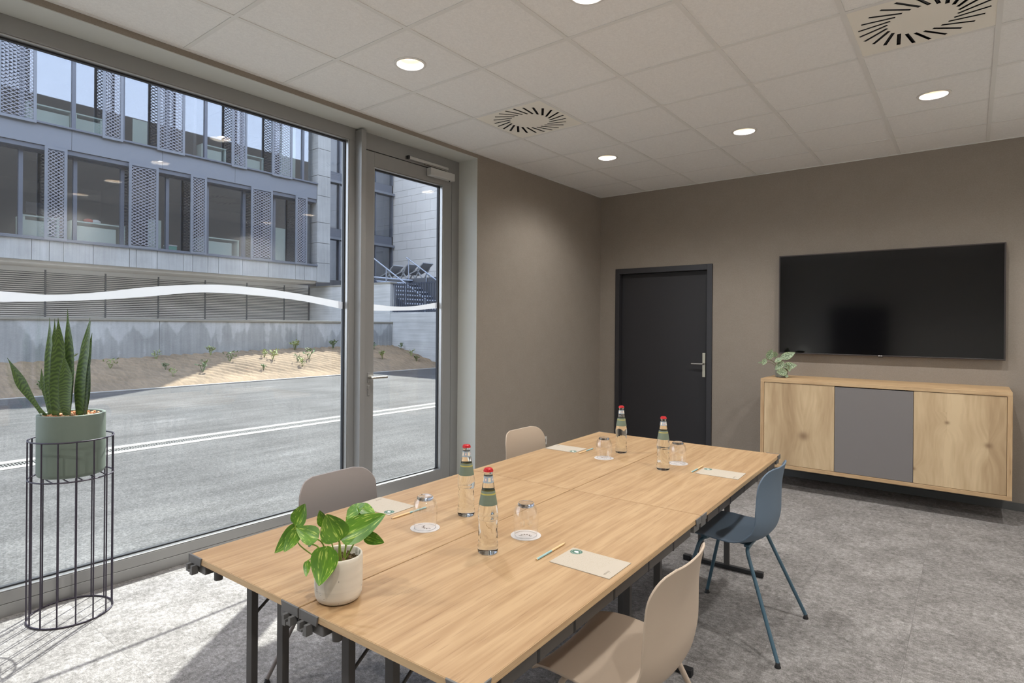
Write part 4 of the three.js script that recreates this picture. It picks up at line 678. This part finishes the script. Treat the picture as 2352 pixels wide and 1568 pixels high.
// ================================================================== outside
const setOut = (o, label, category) => { o.userData = { kind: 'structure', label, category }; return o; };
setOut(mesh('asphalt_ground', merge([box(-11.1, -4.66, -0.3, -0.06, -14, 16), box(-4.2, -0.6, -0.3, -0.06, -14, 16)]), M.asphalt), 'sunlit grey asphalt yard outside the window', 'ground');
setOut(mesh('threshold_strip', box(-0.6, -0.3, -0.3, -0.03, ZR - 1, ZEND + 1), M.concretePale), 'pale concrete strip just outside the glazing', 'ground');
{ // linear drain
  const d = thing('drain_channel', 'long drain channel with white concrete edges across the asphalt', 'drain', [-4.43, -0.06, 0]);
  mesh('edge_strip', box(-0.23, -0.088, -0.2, 0.004, -13, 15), M.drainWhite, d); mesh('edge_strip', box(0.088, 0.23, -0.2, 0.004, -13, 15), M.drainWhite, d);
  mesh('channel_bed', box(-0.088, 0.088, -0.2, -0.06, -13, 15), M.pit, d);
  const seg = []; seg.push(box(-0.087, -0.07, -0.02, 0, 0, 0.498), box(0.07, 0.087, -0.02, 0, 0, 0.498), box(-0.006, 0.006, -0.018, -0.001, 0, 0.498));
  for (let k = 0; k < 17; k++) seg.push(box(-0.07, 0.07, -0.02, 0, k * 0.0293, k * 0.0293 + 0.012));
  const g = merge(seg);
  for (let k = 0; k < 36; k++) { const m = mesh('grate', g, M.grate, d); m.position.z = -10 + k * 0.5; }
}
setOut(mesh('kerb', box(-11.2, -11.1, -0.3, -0.035, -8.9, 16, 0.01), M.kerb), 'thin pale kerb edging the asphalt', 'kerb');
// sandy bank
const bankY = (x, z) => { const t = clamp((-11.2 - x) / 2.8), top = 0.50 + 0.16 * sst(2, -6, z); return -0.05 + (top + 0.05) * Math.pow(t, 0.85) + 0.03 * (vn(x * 2.2 + 50, z * 2.2 + 50, 999, 999, 401) - 0.5) * sst(0, 0.15, t) + 0.032 * Math.sin((z * 1.0 + x * 0.75) * 21 + 5 * vn(x + 40, z + 60, 999, 999, 403)) * sst(0.02, 0.3, t) * (0.3 + vn(x * 1.3 + 9, z * 0.9 + 30, 99, 99, 404)); };
{
  const g = surf((s, t) => { const z = mix(9, -8.9, s), x = mix(-11.2, -14.02, t); return V(x, bankY(x, z), z); }, 420, 46); const p = g.attributes.position, uv = g.attributes.uv; for (let i = 0; i < p.count; i++) uv.setXY(i, p.getX(i), p.getZ(i));
  const m = mesh('sand_bank', g, M.sand); M.sand.side = THREE.DoubleSide; m.userData = { kind: 'structure', label: 'sloping sandy bank below the stained retaining wall', category: 'ground' };
}
{
  const r = thing('retaining_wall', 'long rain-stained concrete retaining wall above the sandy bank', 'wall', [0, 0, 0]);
  let z = 12; for (const w of [4.2, 4.1, 4.3, 4.2, 4.1]) { const a = Math.max(z - w, -8.9); const g = box(-14.3, -14, -0.3, 1.50, a + 0.004, z - 0.004, 0.008); mesh('wall_section', g, M.concrete, r); z -= w; }
  mesh('coping', box(-14.34, -13.97, 1.50, 1.565, -8.9, 12, 0.01), M.coping, r);
  const f = setOut(mesh('upper_ground', box(-19.6, -14.3, 0.9, 1.3, -8.9, 12), M.soffit), 'hidden strip of ground behind the retaining wall', 'ground');
}
setOut(mesh('rear_ground', box(-46, -14.3, -0.6, -0.3, -40, 30), M.soffit), 'hidden ground below the neighbouring buildings', 'ground');
{ // walls facing the yard at its far end
  const w = thing('end_wall', 'streaked concrete wall rising behind the retaining wall', 'wall', [-16.7, 0, -9.05]);
  mesh('wall_section', box(-2.9, -0.25, 0.9, 3.05, -0.15, 0.15, 0.01), M.concreteLight, w); mesh('wall_section', box(-0.24, 2.55, 0.9, 3.05, -0.15, 0.15, 0.01), M.concreteLight, w); mesh('coping', box(-2.9, 2.58, 3.05, 3.11, -0.18, 0.18, 0.01), M.coping, w);
  const s = thing('side_wall', 'smooth pale concrete wall at the end of the sandy bank', 'wall', [-12.8, 0, -9.05]);
  mesh('wall_section', box(-1.34, 1.19, -0.3, 1.55, -0.15, 0.15, 0.008), M.concreteLight, s); mesh('wall_section', box(1.2, 4.2, -0.3, 1.55, -0.15, 0.15, 0.008), M.concreteLight, s); mesh('wall_section', box(-1.34, 1.19, 1.556, 1.93, -0.15, 0.15, 0.008), M.concreteLight, s); mesh('wall_section', box(1.2, 4.2, 1.556, 1.93, -0.15, 0.15, 0.008), M.concreteLight, s);
}
// opposite office building
{
  const b = thing('office_building', 'grey office building across the yard with mesh shutters over two window bands', 'building', [0, 0, 0]);
  const XF = -17.95, ZP = -8.2, ZL = 9, XG = -18.28, XB = -24, ZQ = -8.82;
  // concrete band below the lower windows, panel by panel
  const cuts = [9, 6.4, 3.8, 1.32, 0.9, 0.55, -0.22, -1.22, -1.42, -2.05, -2.9, -3.2, -3.72, -4.1, -5.0, -6.05, -7.2, -7.62, -8.2];
  for (let i = 0; i + 1 < cuts.length; i++) mesh('concrete_panel', box(XF - 0.1, XF, 3.26, 3.86, cuts[i + 1] + 0.006, cuts[i] - 0.006, 0.006), M.concretePale, b);
  mesh('panel_backing', box(XF - 0.3, XF - 0.05, 3.27, 3.88, ZP, ZL), M.joint, b);
  // corner pier
  const py = [3.22, 4.02, 4.86, 5.72, 6.84, 7.68, 8.8, 9.8, 10.9, 12, 13.1, 14.2, 15.3, 16.3, 17.2];
  for (let i = 0; i + 1 < py.length; i++) mesh('pier_panel', box(XF - 0.45, XF + 0.02, py[i] + 0.008, py[i + 1] - 0.008, ZQ, ZP, 0.006), M.concretePale, b);
  mesh('pier_core', box(XF - 0.4, XF - 0.05, 3.24, 17.2, ZQ + 0.03, ZP - 0.03), M.joint, b);
  // metal bands
  for (const [y0, y1] of [[6.66, 7.27], [10.1, 10.7]]) for (const [a, c] of [[9, 5.4], [5.4, 2.9], [2.9, 0.36], [0.36, -2.2], [-2.2, -4.7], [-4.7, -8.2]]) mesh('metal_panel', box(XF - 0.12, XF - 0.02, y0, y1, c + 0.004, a - 0.004, 0.004), M.metalBand, b);
  mesh('facade_above', box(XB, XF - 0.1, 10.7, 17.2, ZQ, ZL + 8), M.metalBand, b);
  // sills and heads
  for (const [y0, y1] of [[3.86, 3.94], [7.27, 7.33]]) mesh('sill_rail', box(XF - 0.3, XF + 0.06, y0, y1, ZP, ZL, 0.01), M.winFrame, b);
  for (const [y0, y1] of [[6.52, 6.66], [9.98, 10.1]]) mesh('head_rail', box(XF - 0.34, XF - 0.06, y0, y1, ZP, ZL, 0.01), M.winFrame, b);
  // glazing: each window between its posts
  const lowPosts = [6.4, 4.2, 2.6, 1.52, 0.19, -1.1, -2.47, -3.82, -5.2, -6.43, -7.75, -8.2], upPosts = [6.4, 4.2, 2.6, 1.5, 0.24, -1.1, -2.45, -3.75, -5.1, -6.4, -7.7, -8.2];
  for (const [posts, y0, y1] of [[lowPosts, 3.94, 6.52], [upPosts, 7.33, 9.98]]) for (let i = 0; i + 1 < posts.length; i++) {
    const w = mesh('window_frame', merge([box(XG - 0.08, XG + 0.05, y0, y1, posts[i] - 0.05, posts[i] + 0.05), box(XG - 0.05, XG + 0.03, y0, y0 + 0.05, posts[i + 1] + 0.05, posts[i] - 0.05), box(XG - 0.05, XG + 0.03, y1 - 0.05, y1, posts[i + 1] + 0.05, posts[i] - 0.05)]), M.winFrame, b);
    mesh('window_pane', box(XG - 0.012, XG, y0 + 0.05, y1 - 0.05, posts[i + 1] + 0.05, posts[i] - 0.05), M.coated, w);
  }
  // rooms behind the glass
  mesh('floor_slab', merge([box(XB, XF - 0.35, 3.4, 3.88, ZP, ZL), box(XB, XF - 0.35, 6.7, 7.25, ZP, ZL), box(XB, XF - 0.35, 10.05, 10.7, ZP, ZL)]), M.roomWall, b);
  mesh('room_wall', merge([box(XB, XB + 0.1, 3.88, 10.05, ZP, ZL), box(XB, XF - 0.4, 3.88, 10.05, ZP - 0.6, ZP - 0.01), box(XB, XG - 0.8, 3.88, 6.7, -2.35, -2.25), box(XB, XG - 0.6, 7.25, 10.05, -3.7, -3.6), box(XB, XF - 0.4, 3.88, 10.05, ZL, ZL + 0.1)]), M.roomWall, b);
  // dark louvred plinth under the overhang
  mesh('soffit', box(-19.6, XF - 0.1, 3.16, 3.26, ZP, ZL), M.soffit, b);
  mesh('plinth_core', box(-20, -19.52, 0.9, 3.2, ZQ - 0.1, ZL), M.dark, b);
  for (let k = 0; k < 27; k++) mesh('louver_slat', box(-19.53, -19.47, 1.3 + k * 0.064, 1.3 + k * 0.064 + 0.036, -8.78, ZL), M.louver, b);
  for (let k = 0; k < 11; k++) mesh('louver_post', box(-19.5, -19.45, 1.2, 3.1, 3.9 - k * 1.65, 3.9 - k * 1.65 + 0.05), M.dark, b);
  mesh('plinth_fascia', box(-19.55, -19.46, 3.02, 3.16, -8.78, ZL), M.louver, b);
  // sliding expanded-metal shutters, proud of the glass
  const mk = (z1, z0, y0, y1) => {
    const w = z1 - z0, h = y1 - y0, fr = 0.075, x = XF + 0.02;
    const f = mesh('shutter_frame', merge([box(x, x + 0.05, y0, y0 + fr, z0, z1), box(x, x + 0.05, y1 - fr, y1, z0, z1), box(x, x + 0.05, y0 + fr, y1 - fr, z0, z0 + fr), box(x, x + 0.05, y0 + fr, y1 - fr, z1 - fr, z1)]), M.metalBand, b);
    const iw = w - 2 * fr, ih = h - 2 * fr, n = Math.max(3, Math.round(iw / 0.165)), dz = iw / n, rows = Math.round(ih / 0.052), dy = ih / rows, l = [], sh = new THREE.BoxGeometry(0.03, 1, 0.02);
    for (let r = 0; r <= rows; r++) for (let q = 0; q < n; q++) for (const s of [0, 1]) {
      const za = z0 + fr + q * dz + (s ? dz / 2 : 0), zb = za + dz / 2, up = s === (r % 2) ? 1 : -1, yc = y0 + fr + r * dy, ya = yc - up * dy * 0.42, yb = yc + up * dy * 0.42;
      if (Math.min(ya, yb) < y0 + fr - 0.01 || Math.max(ya, yb) > y1 - fr + 0.01) continue;
      l.push(bar(V(x + 0.02, ya, za), V(x + 0.03, yb, zb), 0.014, 0.022));
    }
    const e = mesh('expanded_metal', merge(l), M.mesh, f); e.userData.kind = 'stuff';
  };
  for (const [a, c] of [[6.2, 5.5], [3.6, 2.9], [1.04, 0.49], [-1.17, -2.05], [-3.09, -3.64], [-5.29, -6.16], [-7.16, -7.69]]) mk(a, c, 3.89, 6.64);
  for (const [a, c] of [[4.6, 4.0], [2.12, 1.24], [-0.42, -0.99], [-2.0, -2.88], [-4.53, -5.11], [-6.13, -6.99]]) mk(a, c, 7.24, 10.0);
}
{ // furniture seen through the office windows
  const desk = (x, y, z, w, label, side = 1) => { const t = thing('office_desk', label, 'desk', [x, y, z], 0, 'desks behind the office windows'); mesh('desk_top', box(-0.4, 0.4, 0.72, 0.76, -w / 2, w / 2), M.mint, t); mesh('leg', box(-0.38, 0.38, 0, 0.72, w / 2 - 0.06, w / 2), M.mint, t); mesh('leg', box(-0.38, 0.38, 0, 0.72, -w / 2, -w / 2 + 0.06), M.mint, t); mesh('front_panel', box(0.3, 0.32, 0.15, 0.62, -w / 2 + 0.25 * side, w / 2 - 0.06), M.mint, t); return t; };
  desk(-18.95, 3.88, -0.55, 1.5, 'pale desk in the lower office window with a red bag on top'); desk(-18.95, 3.88, 0.95, 0.9, 'pale desk behind the leftmost lower shutter'); desk(-18.95, 3.88, -4.5, 1.35, 'pale desk in the lower window near the middle of the office');
  desk(-18.95, 7.25, 0.75, 1.15, 'pale desk in the upper office window at far left', 0.3); desk(-18.95, 7.25, -0.25, 0.75, 'pale desk in the upper window left of a shutter', 0.1); desk(-18.95, 7.25, -4.2, 0.9, 'pale desk in the middle upper office window', 0.6); desk(-18.95, 7.25, -5.7, 0.9, 'pale desk in the upper window left of the last shutter', 0.5);
  const board = (x, y, z, w, h, label) => { const t = thing('screen_board', label, 'screen', [x, y, z], 0, 'pale upright boards behind the office windows'); mesh('board_panel', box(-0.02, 0.02, 0.08, h, -w / 2, w / 2, 0.005), M.mint, t); mesh('board_foot', merge([box(-0.15, 0.15, 0, 0.04, -w / 2, -w / 2 + 0.05), box(-0.15, 0.15, 0, 0.04, w / 2 - 0.05, w / 2), box(-0.015, 0.015, 0.04, 0.1, -w / 2, -w / 2 + 0.05), box(-0.015, 0.015, 0.04, 0.1, w / 2 - 0.05, w / 2)]), M.mint, t); };
  board(-18.8, 3.88, -2.28, 0.42, 1.15, 'pale upright board in the lower window beside the wide shutter'); board(-18.8, 3.88, -7.0, 0.5, 1.5, 'pale upright board in the last lower window'); board(-18.8, 7.25, -1.8, 0.45, 1.1, 'pale upright board in the second upper window'); board(-18.9, 7.25, -7.4, 0.7, 2.4, 'tall pale board in the last upper window by the pier');
  const bag = thing('paper_bag', 'red and white bag lying on the lower office desk', 'bag', [-18.85, 4.645, -0.42]); { const g = new THREE.SphereGeometry(0.12, 14, 10); g.scale(1, 0.6, 1.2); g.translate(0, 0.072, 0.08); mesh('red_half', nz(g), M.red, bag); const q = g.clone().translate(0, -0.005, -0.2); mesh('white_half', nz(q), M.white, bag); }
  const bx = thing('storage_box', 'turquoise box on the sill of the lower office window', 'box', [-18.6, 3.94, -2.72]); mesh('box_body', box(-0.15, 0.15, 0, 0.2, -0.16, 0.16, 0.01), M.teal, bx); mesh('box_lid', box(-0.16, 0.16, 0.2, 0.24, -0.17, 0.17, 0.01), M.white, bx);
  const mon = thing('desk_monitor', 'dark monitor on the leftmost lower office desk', 'monitor', [-19, 4.64, 0.95]); mesh('screen', box(-0.02, 0.02, 0.12, 0.46, -0.28, 0.28, 0.01), M.deskDark, mon); mesh('stand', merge([box(-0.1, 0.1, 0, 0.015, -0.12, 0.12), box(-0.02, 0.02, 0.015, 0.14, -0.03, 0.03)]), M.deskDark, mon);
}
{ // recessed glass wing behind the pier
  const g = thing('glass_wing', 'dark glazed wing set back between the office pier and the stone tower', 'building', [0, 0, 0]);
  const XW = -22.2;
  mesh('core', box(-30, XW - 0.75, -0.3, 12, -15.95, -8.83), M.dark, g);
  for (let k = 0; k < 3; k++) { const y0 = 3.5 + k * 2.9; mesh('spandrel', box(XW - 0.2, XW, y0 + 2.3, y0 + 2.88, -15.95, -8.83), M.winFrame, g); mesh('ledge', box(XW - 0.2, XW + 0.18, y0 + 2.3, y0 + 2.42, -15.95, -8.83), M.metalBand, g);
    for (let j = 0; j < 6; j++) { const za = -8.83 - j * 1.18, w = mesh('mullion', box(XW - 0.1, XW + 0.06, y0, y0 + 2.3, za - 1.18, za - 1.12), M.winFrame, g); mesh('pane', box(XW - 0.07, XW - 0.05, y0, y0 + 2.3, za - 1.12, za), M.coated, w); } }
  mesh('base_wall', box(XW - 0.2, XW, 1.3, 3.5, -15.95, -9.2), M.dark, g);
  for (const [y, z] of [[8.47, -12.86], [8.54, -14.65]]) { const sh = new THREE.Shape([[-0.16, 0.06], [-0.03, 0.02], [0, 0.13], [0.03, 0.03], [0.17, 0.09], [0.05, -0.03], [0.03, -0.16], [-0.03, -0.15], [-0.04, -0.03]].map(([a, b]) => new THREE.Vector2(a, b))); const q = new THREE.ExtrudeGeometry(sh, { depth: 0.004, bevelEnabled: false }); q.rotateY(Math.PI / 2); q.translate(XW - 0.045, y, z); mesh('bird_sticker', nz(q), M.gasket, g).userData.label = 'dark bird silhouette sticker'; }
  mesh('end_panel', box(XW - 0.75, XW, 1.3, 12, -15.95, -15.9), M.dark, g);
  mesh('roof_slab', box(-30, XW, 12, 12.3, -15.95, -8.83), M.winFrame, g);
}
{ // stone-clad tower
  const t = thing('stone_tower', 'tall blank building clad in pale stone slabs', 'building', [-22.9, 0, -16]);
  mesh('core', box(0.02, 12, -0.3, 15.5, -6, -0.05), M.joint, t);
  const ys = [3.3, 3.95, 4.32, 5.02, 5.66, 6.12, 6.56, 7.14, 7.56, 8.21, 8.58, 8.94, 9.54, 10.14, 10.75, 11.3];
  for (let r = 0; r + 1 < ys.length; r++) for (let k = 0; k < 9; k++) { const a = Math.max(0, k * 1.1 - (r % 3) * 0.37), c = k * 1.1 - (r % 3) * 0.37 + 1.1; if (c - a < 0.05 || a > 9) continue; mesh('stone_slab', box(a + 0.004, c - 0.004, ys[r] + 0.006, ys[r + 1] - 0.006, -0.06, 0), M.stone, t); }
  mesh('upper_cladding', box(0, 12, 11.306, 15.5, -0.05, 0), M.stone, t); mesh('side_cladding', box(0, 0.02, 1.3, 15.5, -6, -0.05), M.stone, t);
}
{ // terrace with steel stair, fence and stacked loungers
  const f = setOut(mesh('terrace_deck', merge([box(-22.1, -8, -0.3, 3.5, -15.9, -11.6), box(-22.1, -19.65, -0.3, 3.5, -11.6, -9.3)]), M.dark), 'dark raised terrace in front of the stone tower', 'terrace');
  const s = thing('steel_stair', 'open steel stair with pale treads behind the bar fence', 'stairs', [0, 0, 0]);
  // runs down towards the right in front of the terrace
  const x0 = -16.0, y0 = 3.43, z0 = -11.5, n = 11, dx = 0.31, dy = -0.185, wid = 2.15;
  for (let k = 0; k < n; k++) mesh('tread', box(x0 + k * dx, x0 + k * dx + 0.3, y0 + k * dy - 0.04, y0 + k * dy, z0, z0 + wid, 0.006), M.tread, s);
  for (const z of [z0 - 0.03, z0 + wid + 0.03]) mesh('stringer', bar(V(x0 - 0.1, y0 + 0.02, z), V(x0 + n * dx, y0 + n * dy + 0.05, z), 0.22, 0.03), M.fence, s);
  for (const z of [z0 - 0.03, z0 + wid + 0.03]) { const h = mesh('handrail', rod(V(x0 - 0.15, y0 + 1.0, z), V(x0 + n * dx, y0 + n * dy + 1.0, z), 0.026), M.galv, s); for (const k of [0, 3.6, 7.2, 10.8]) mesh('rail_post', rod(V(x0 + k * dx, y0 + k * dy, z), V(x0 + k * dx, y0 + k * dy + 0.98, z), 0.022), M.galv, h); }
  const fe = thing('bar_fence', 'dark upright bar fence on top of the pale concrete wall', 'fence', [-14.2, 1.93, -9.05]);
  mesh('fence_rail', box(0, 6.2, 0.03, 0.07, -0.02, 0.02), M.fence, fe); mesh('fence_rail', box(0, 6.2, 1.06, 1.1, -0.02, 0.02), M.fence, fe);
  for (let k = 0; k <= 46; k++) mesh('fence_bar', box(k * 0.133, k * 0.133 + 0.05, 0, 1.12, -0.012, 0.012), M.fence, fe);
  const lg = (x, label) => { const l = thing('sun_lounger', label, 'sun lounger', [x, 3.5, -12.6], 0, 'folded loungers on the terrace'); mesh('back_panel', bar(V(-0.2, 0.42, 0), V(0.28, 0.76, 0), 0.05, 0.62), M.lounger, l); mesh('seat_panel', bar(V(-0.66, 0.28, 0), V(-0.2, 0.42, 0), 0.05, 0.62), M.lounger, l); for (const q of [-0.28, 0.28]) { mesh('leg', bar(V(-0.3, 0, q), V(0.08, 0.6, q), 0.05, 0.05), M.lounger, l); mesh('leg', bar(V(0.24, 0, q), V(-0.15, 0.45, q), 0.05, 0.05), M.lounger, l); } };
  lg(-18.15, 'folded grey lounger on the terrace, left of the stair rail'); lg(-17.15, 'folded grey lounger on the terrace, between the stair rails'); lg(-16.15, 'folded grey lounger on the terrace, right of the other loungers');
}
{ // weeds on the bank
  const spots = [[-11.6, 2.6, 0.22], [-13.6, 1.5, 0.35], [-12.3, 1.9, 0.3], [-13.7, -0.4, 0.3], [-12.6, -0.2, 0.25], [-11.9, -0.1, 0.28], [-12.2, -0.95, 0.4], [-13.6, -1.8, 0.35], [-12.9, -2.0, 0.35], [-13.2, -3.2, 0.3], [-12.0, -2.5, 0.25], [-12.9, -3.3, 0.4], [-12.5, -3.9, 0.28], [-13.8, -4.6, 0.45], [-12.7, -4.4, 0.45], [-12.1, -3.8, 0.3], [-13.7, -6.0, 0.4], [-12.6, -6.1, 0.5], [-11.9, -5.4, 0.42], [-12.3, -7.0, 0.4], [-13.5, -7.6, 0.35], [-12.4, -8.4, 0.32], [-11.9, -8.2, 0.3], [-13.0, 0.9, 0.3], [-13.3, -8.7, 0.3]];
  const clump = (n, sp) => { const l = []; for (let i = 0; i < n; i++) { const a = rnd() * 6.28, r = rr(0.15, 0.5) * sp, h = rr(0.35, 1), t = V(Math.cos(a) * r, h * 0.8, Math.sin(a) * r), mid = V(Math.cos(a) * r * 0.35, h * 0.55, Math.sin(a) * r * 0.35); l.push(nz(leafBlade(V(0, -0.1, 0), mid, 0.04, () => 1, V(Math.sin(a), 0.2, -Math.cos(a)), 0, 0, 2, 1))); for (let q = 0; q < 4; q++) { const b = mid.clone().lerp(t, q / 4), e = b.clone().add(V(rr(-0.25, 0.25), rr(0, 0.2), rr(-0.25, 0.25))); l.push(nz(leafBlade(b, e, 0.11, lance, V(rr(-1, 1), 1, rr(-1, 1)).normalize(), 0, 0, 3, 2))); } } return merge(l); };
  const kinds = [clump(9, 1.1), clump(12, 0.8), clump(7, 1.5)];
  const rank = [...spots].sort((a, b) => b[1] - a[1]), kindWord = ['wiry', 'leafy', 'spreading'], up = (x) => (x > -12.25 ? 'low by the kerb' : x > -13.25 ? 'half way up the sandy bank' : 'close under the retaining wall');
  const nth = ['leftmost', 'second from the left', 'third from the left', 'fourth from the left', 'fifth from the left', 'sixth from the left', 'seventh from the left', 'eighth from the left', 'ninth from the left', 'tenth from the left'];
  spots.forEach(([x, z, s], i) => {
    const m = mesh('weed_clump', kinds[i % 3], i % 2 ? M.weed : M.weedDark); m.position.set(x, bankY(x, z) + 0.01, z); m.scale.setScalar(s); m.rotation.y = i * 1.7;
    const same = rank.filter((q) => up(q[0]) === up(x)), n = same.findIndex((q) => q[0] === x && q[1] === z);
    tag(m, kindWord[i % 3] + ' green weed ' + up(x) + ', ' + nth[n], 'weed', 'weeds on the sandy bank');
  });
}
{ // own building above and beside the glazing, mirrored in the office windows
  const o = setting('wall_outside', 'outer face of the meeting room building, mirrored in the office windows', 'wall');
  mesh('facade', merge([box(-0.42, XR + 4, H + 0.45, 13.8, -45, 30), box(-0.42, -0.36, -0.06, H + 0.45, -45, ZR - 0.05), box(-0.42, -0.36, -0.06, H + 0.45, ZEND + 0.05, 30), box(-0.42, -0.36, 3.0, H + 0.45, ZR - 0.05, ZEND + 0.05)]), M.ownWall, o);
}
renderer.render(scene, camera);
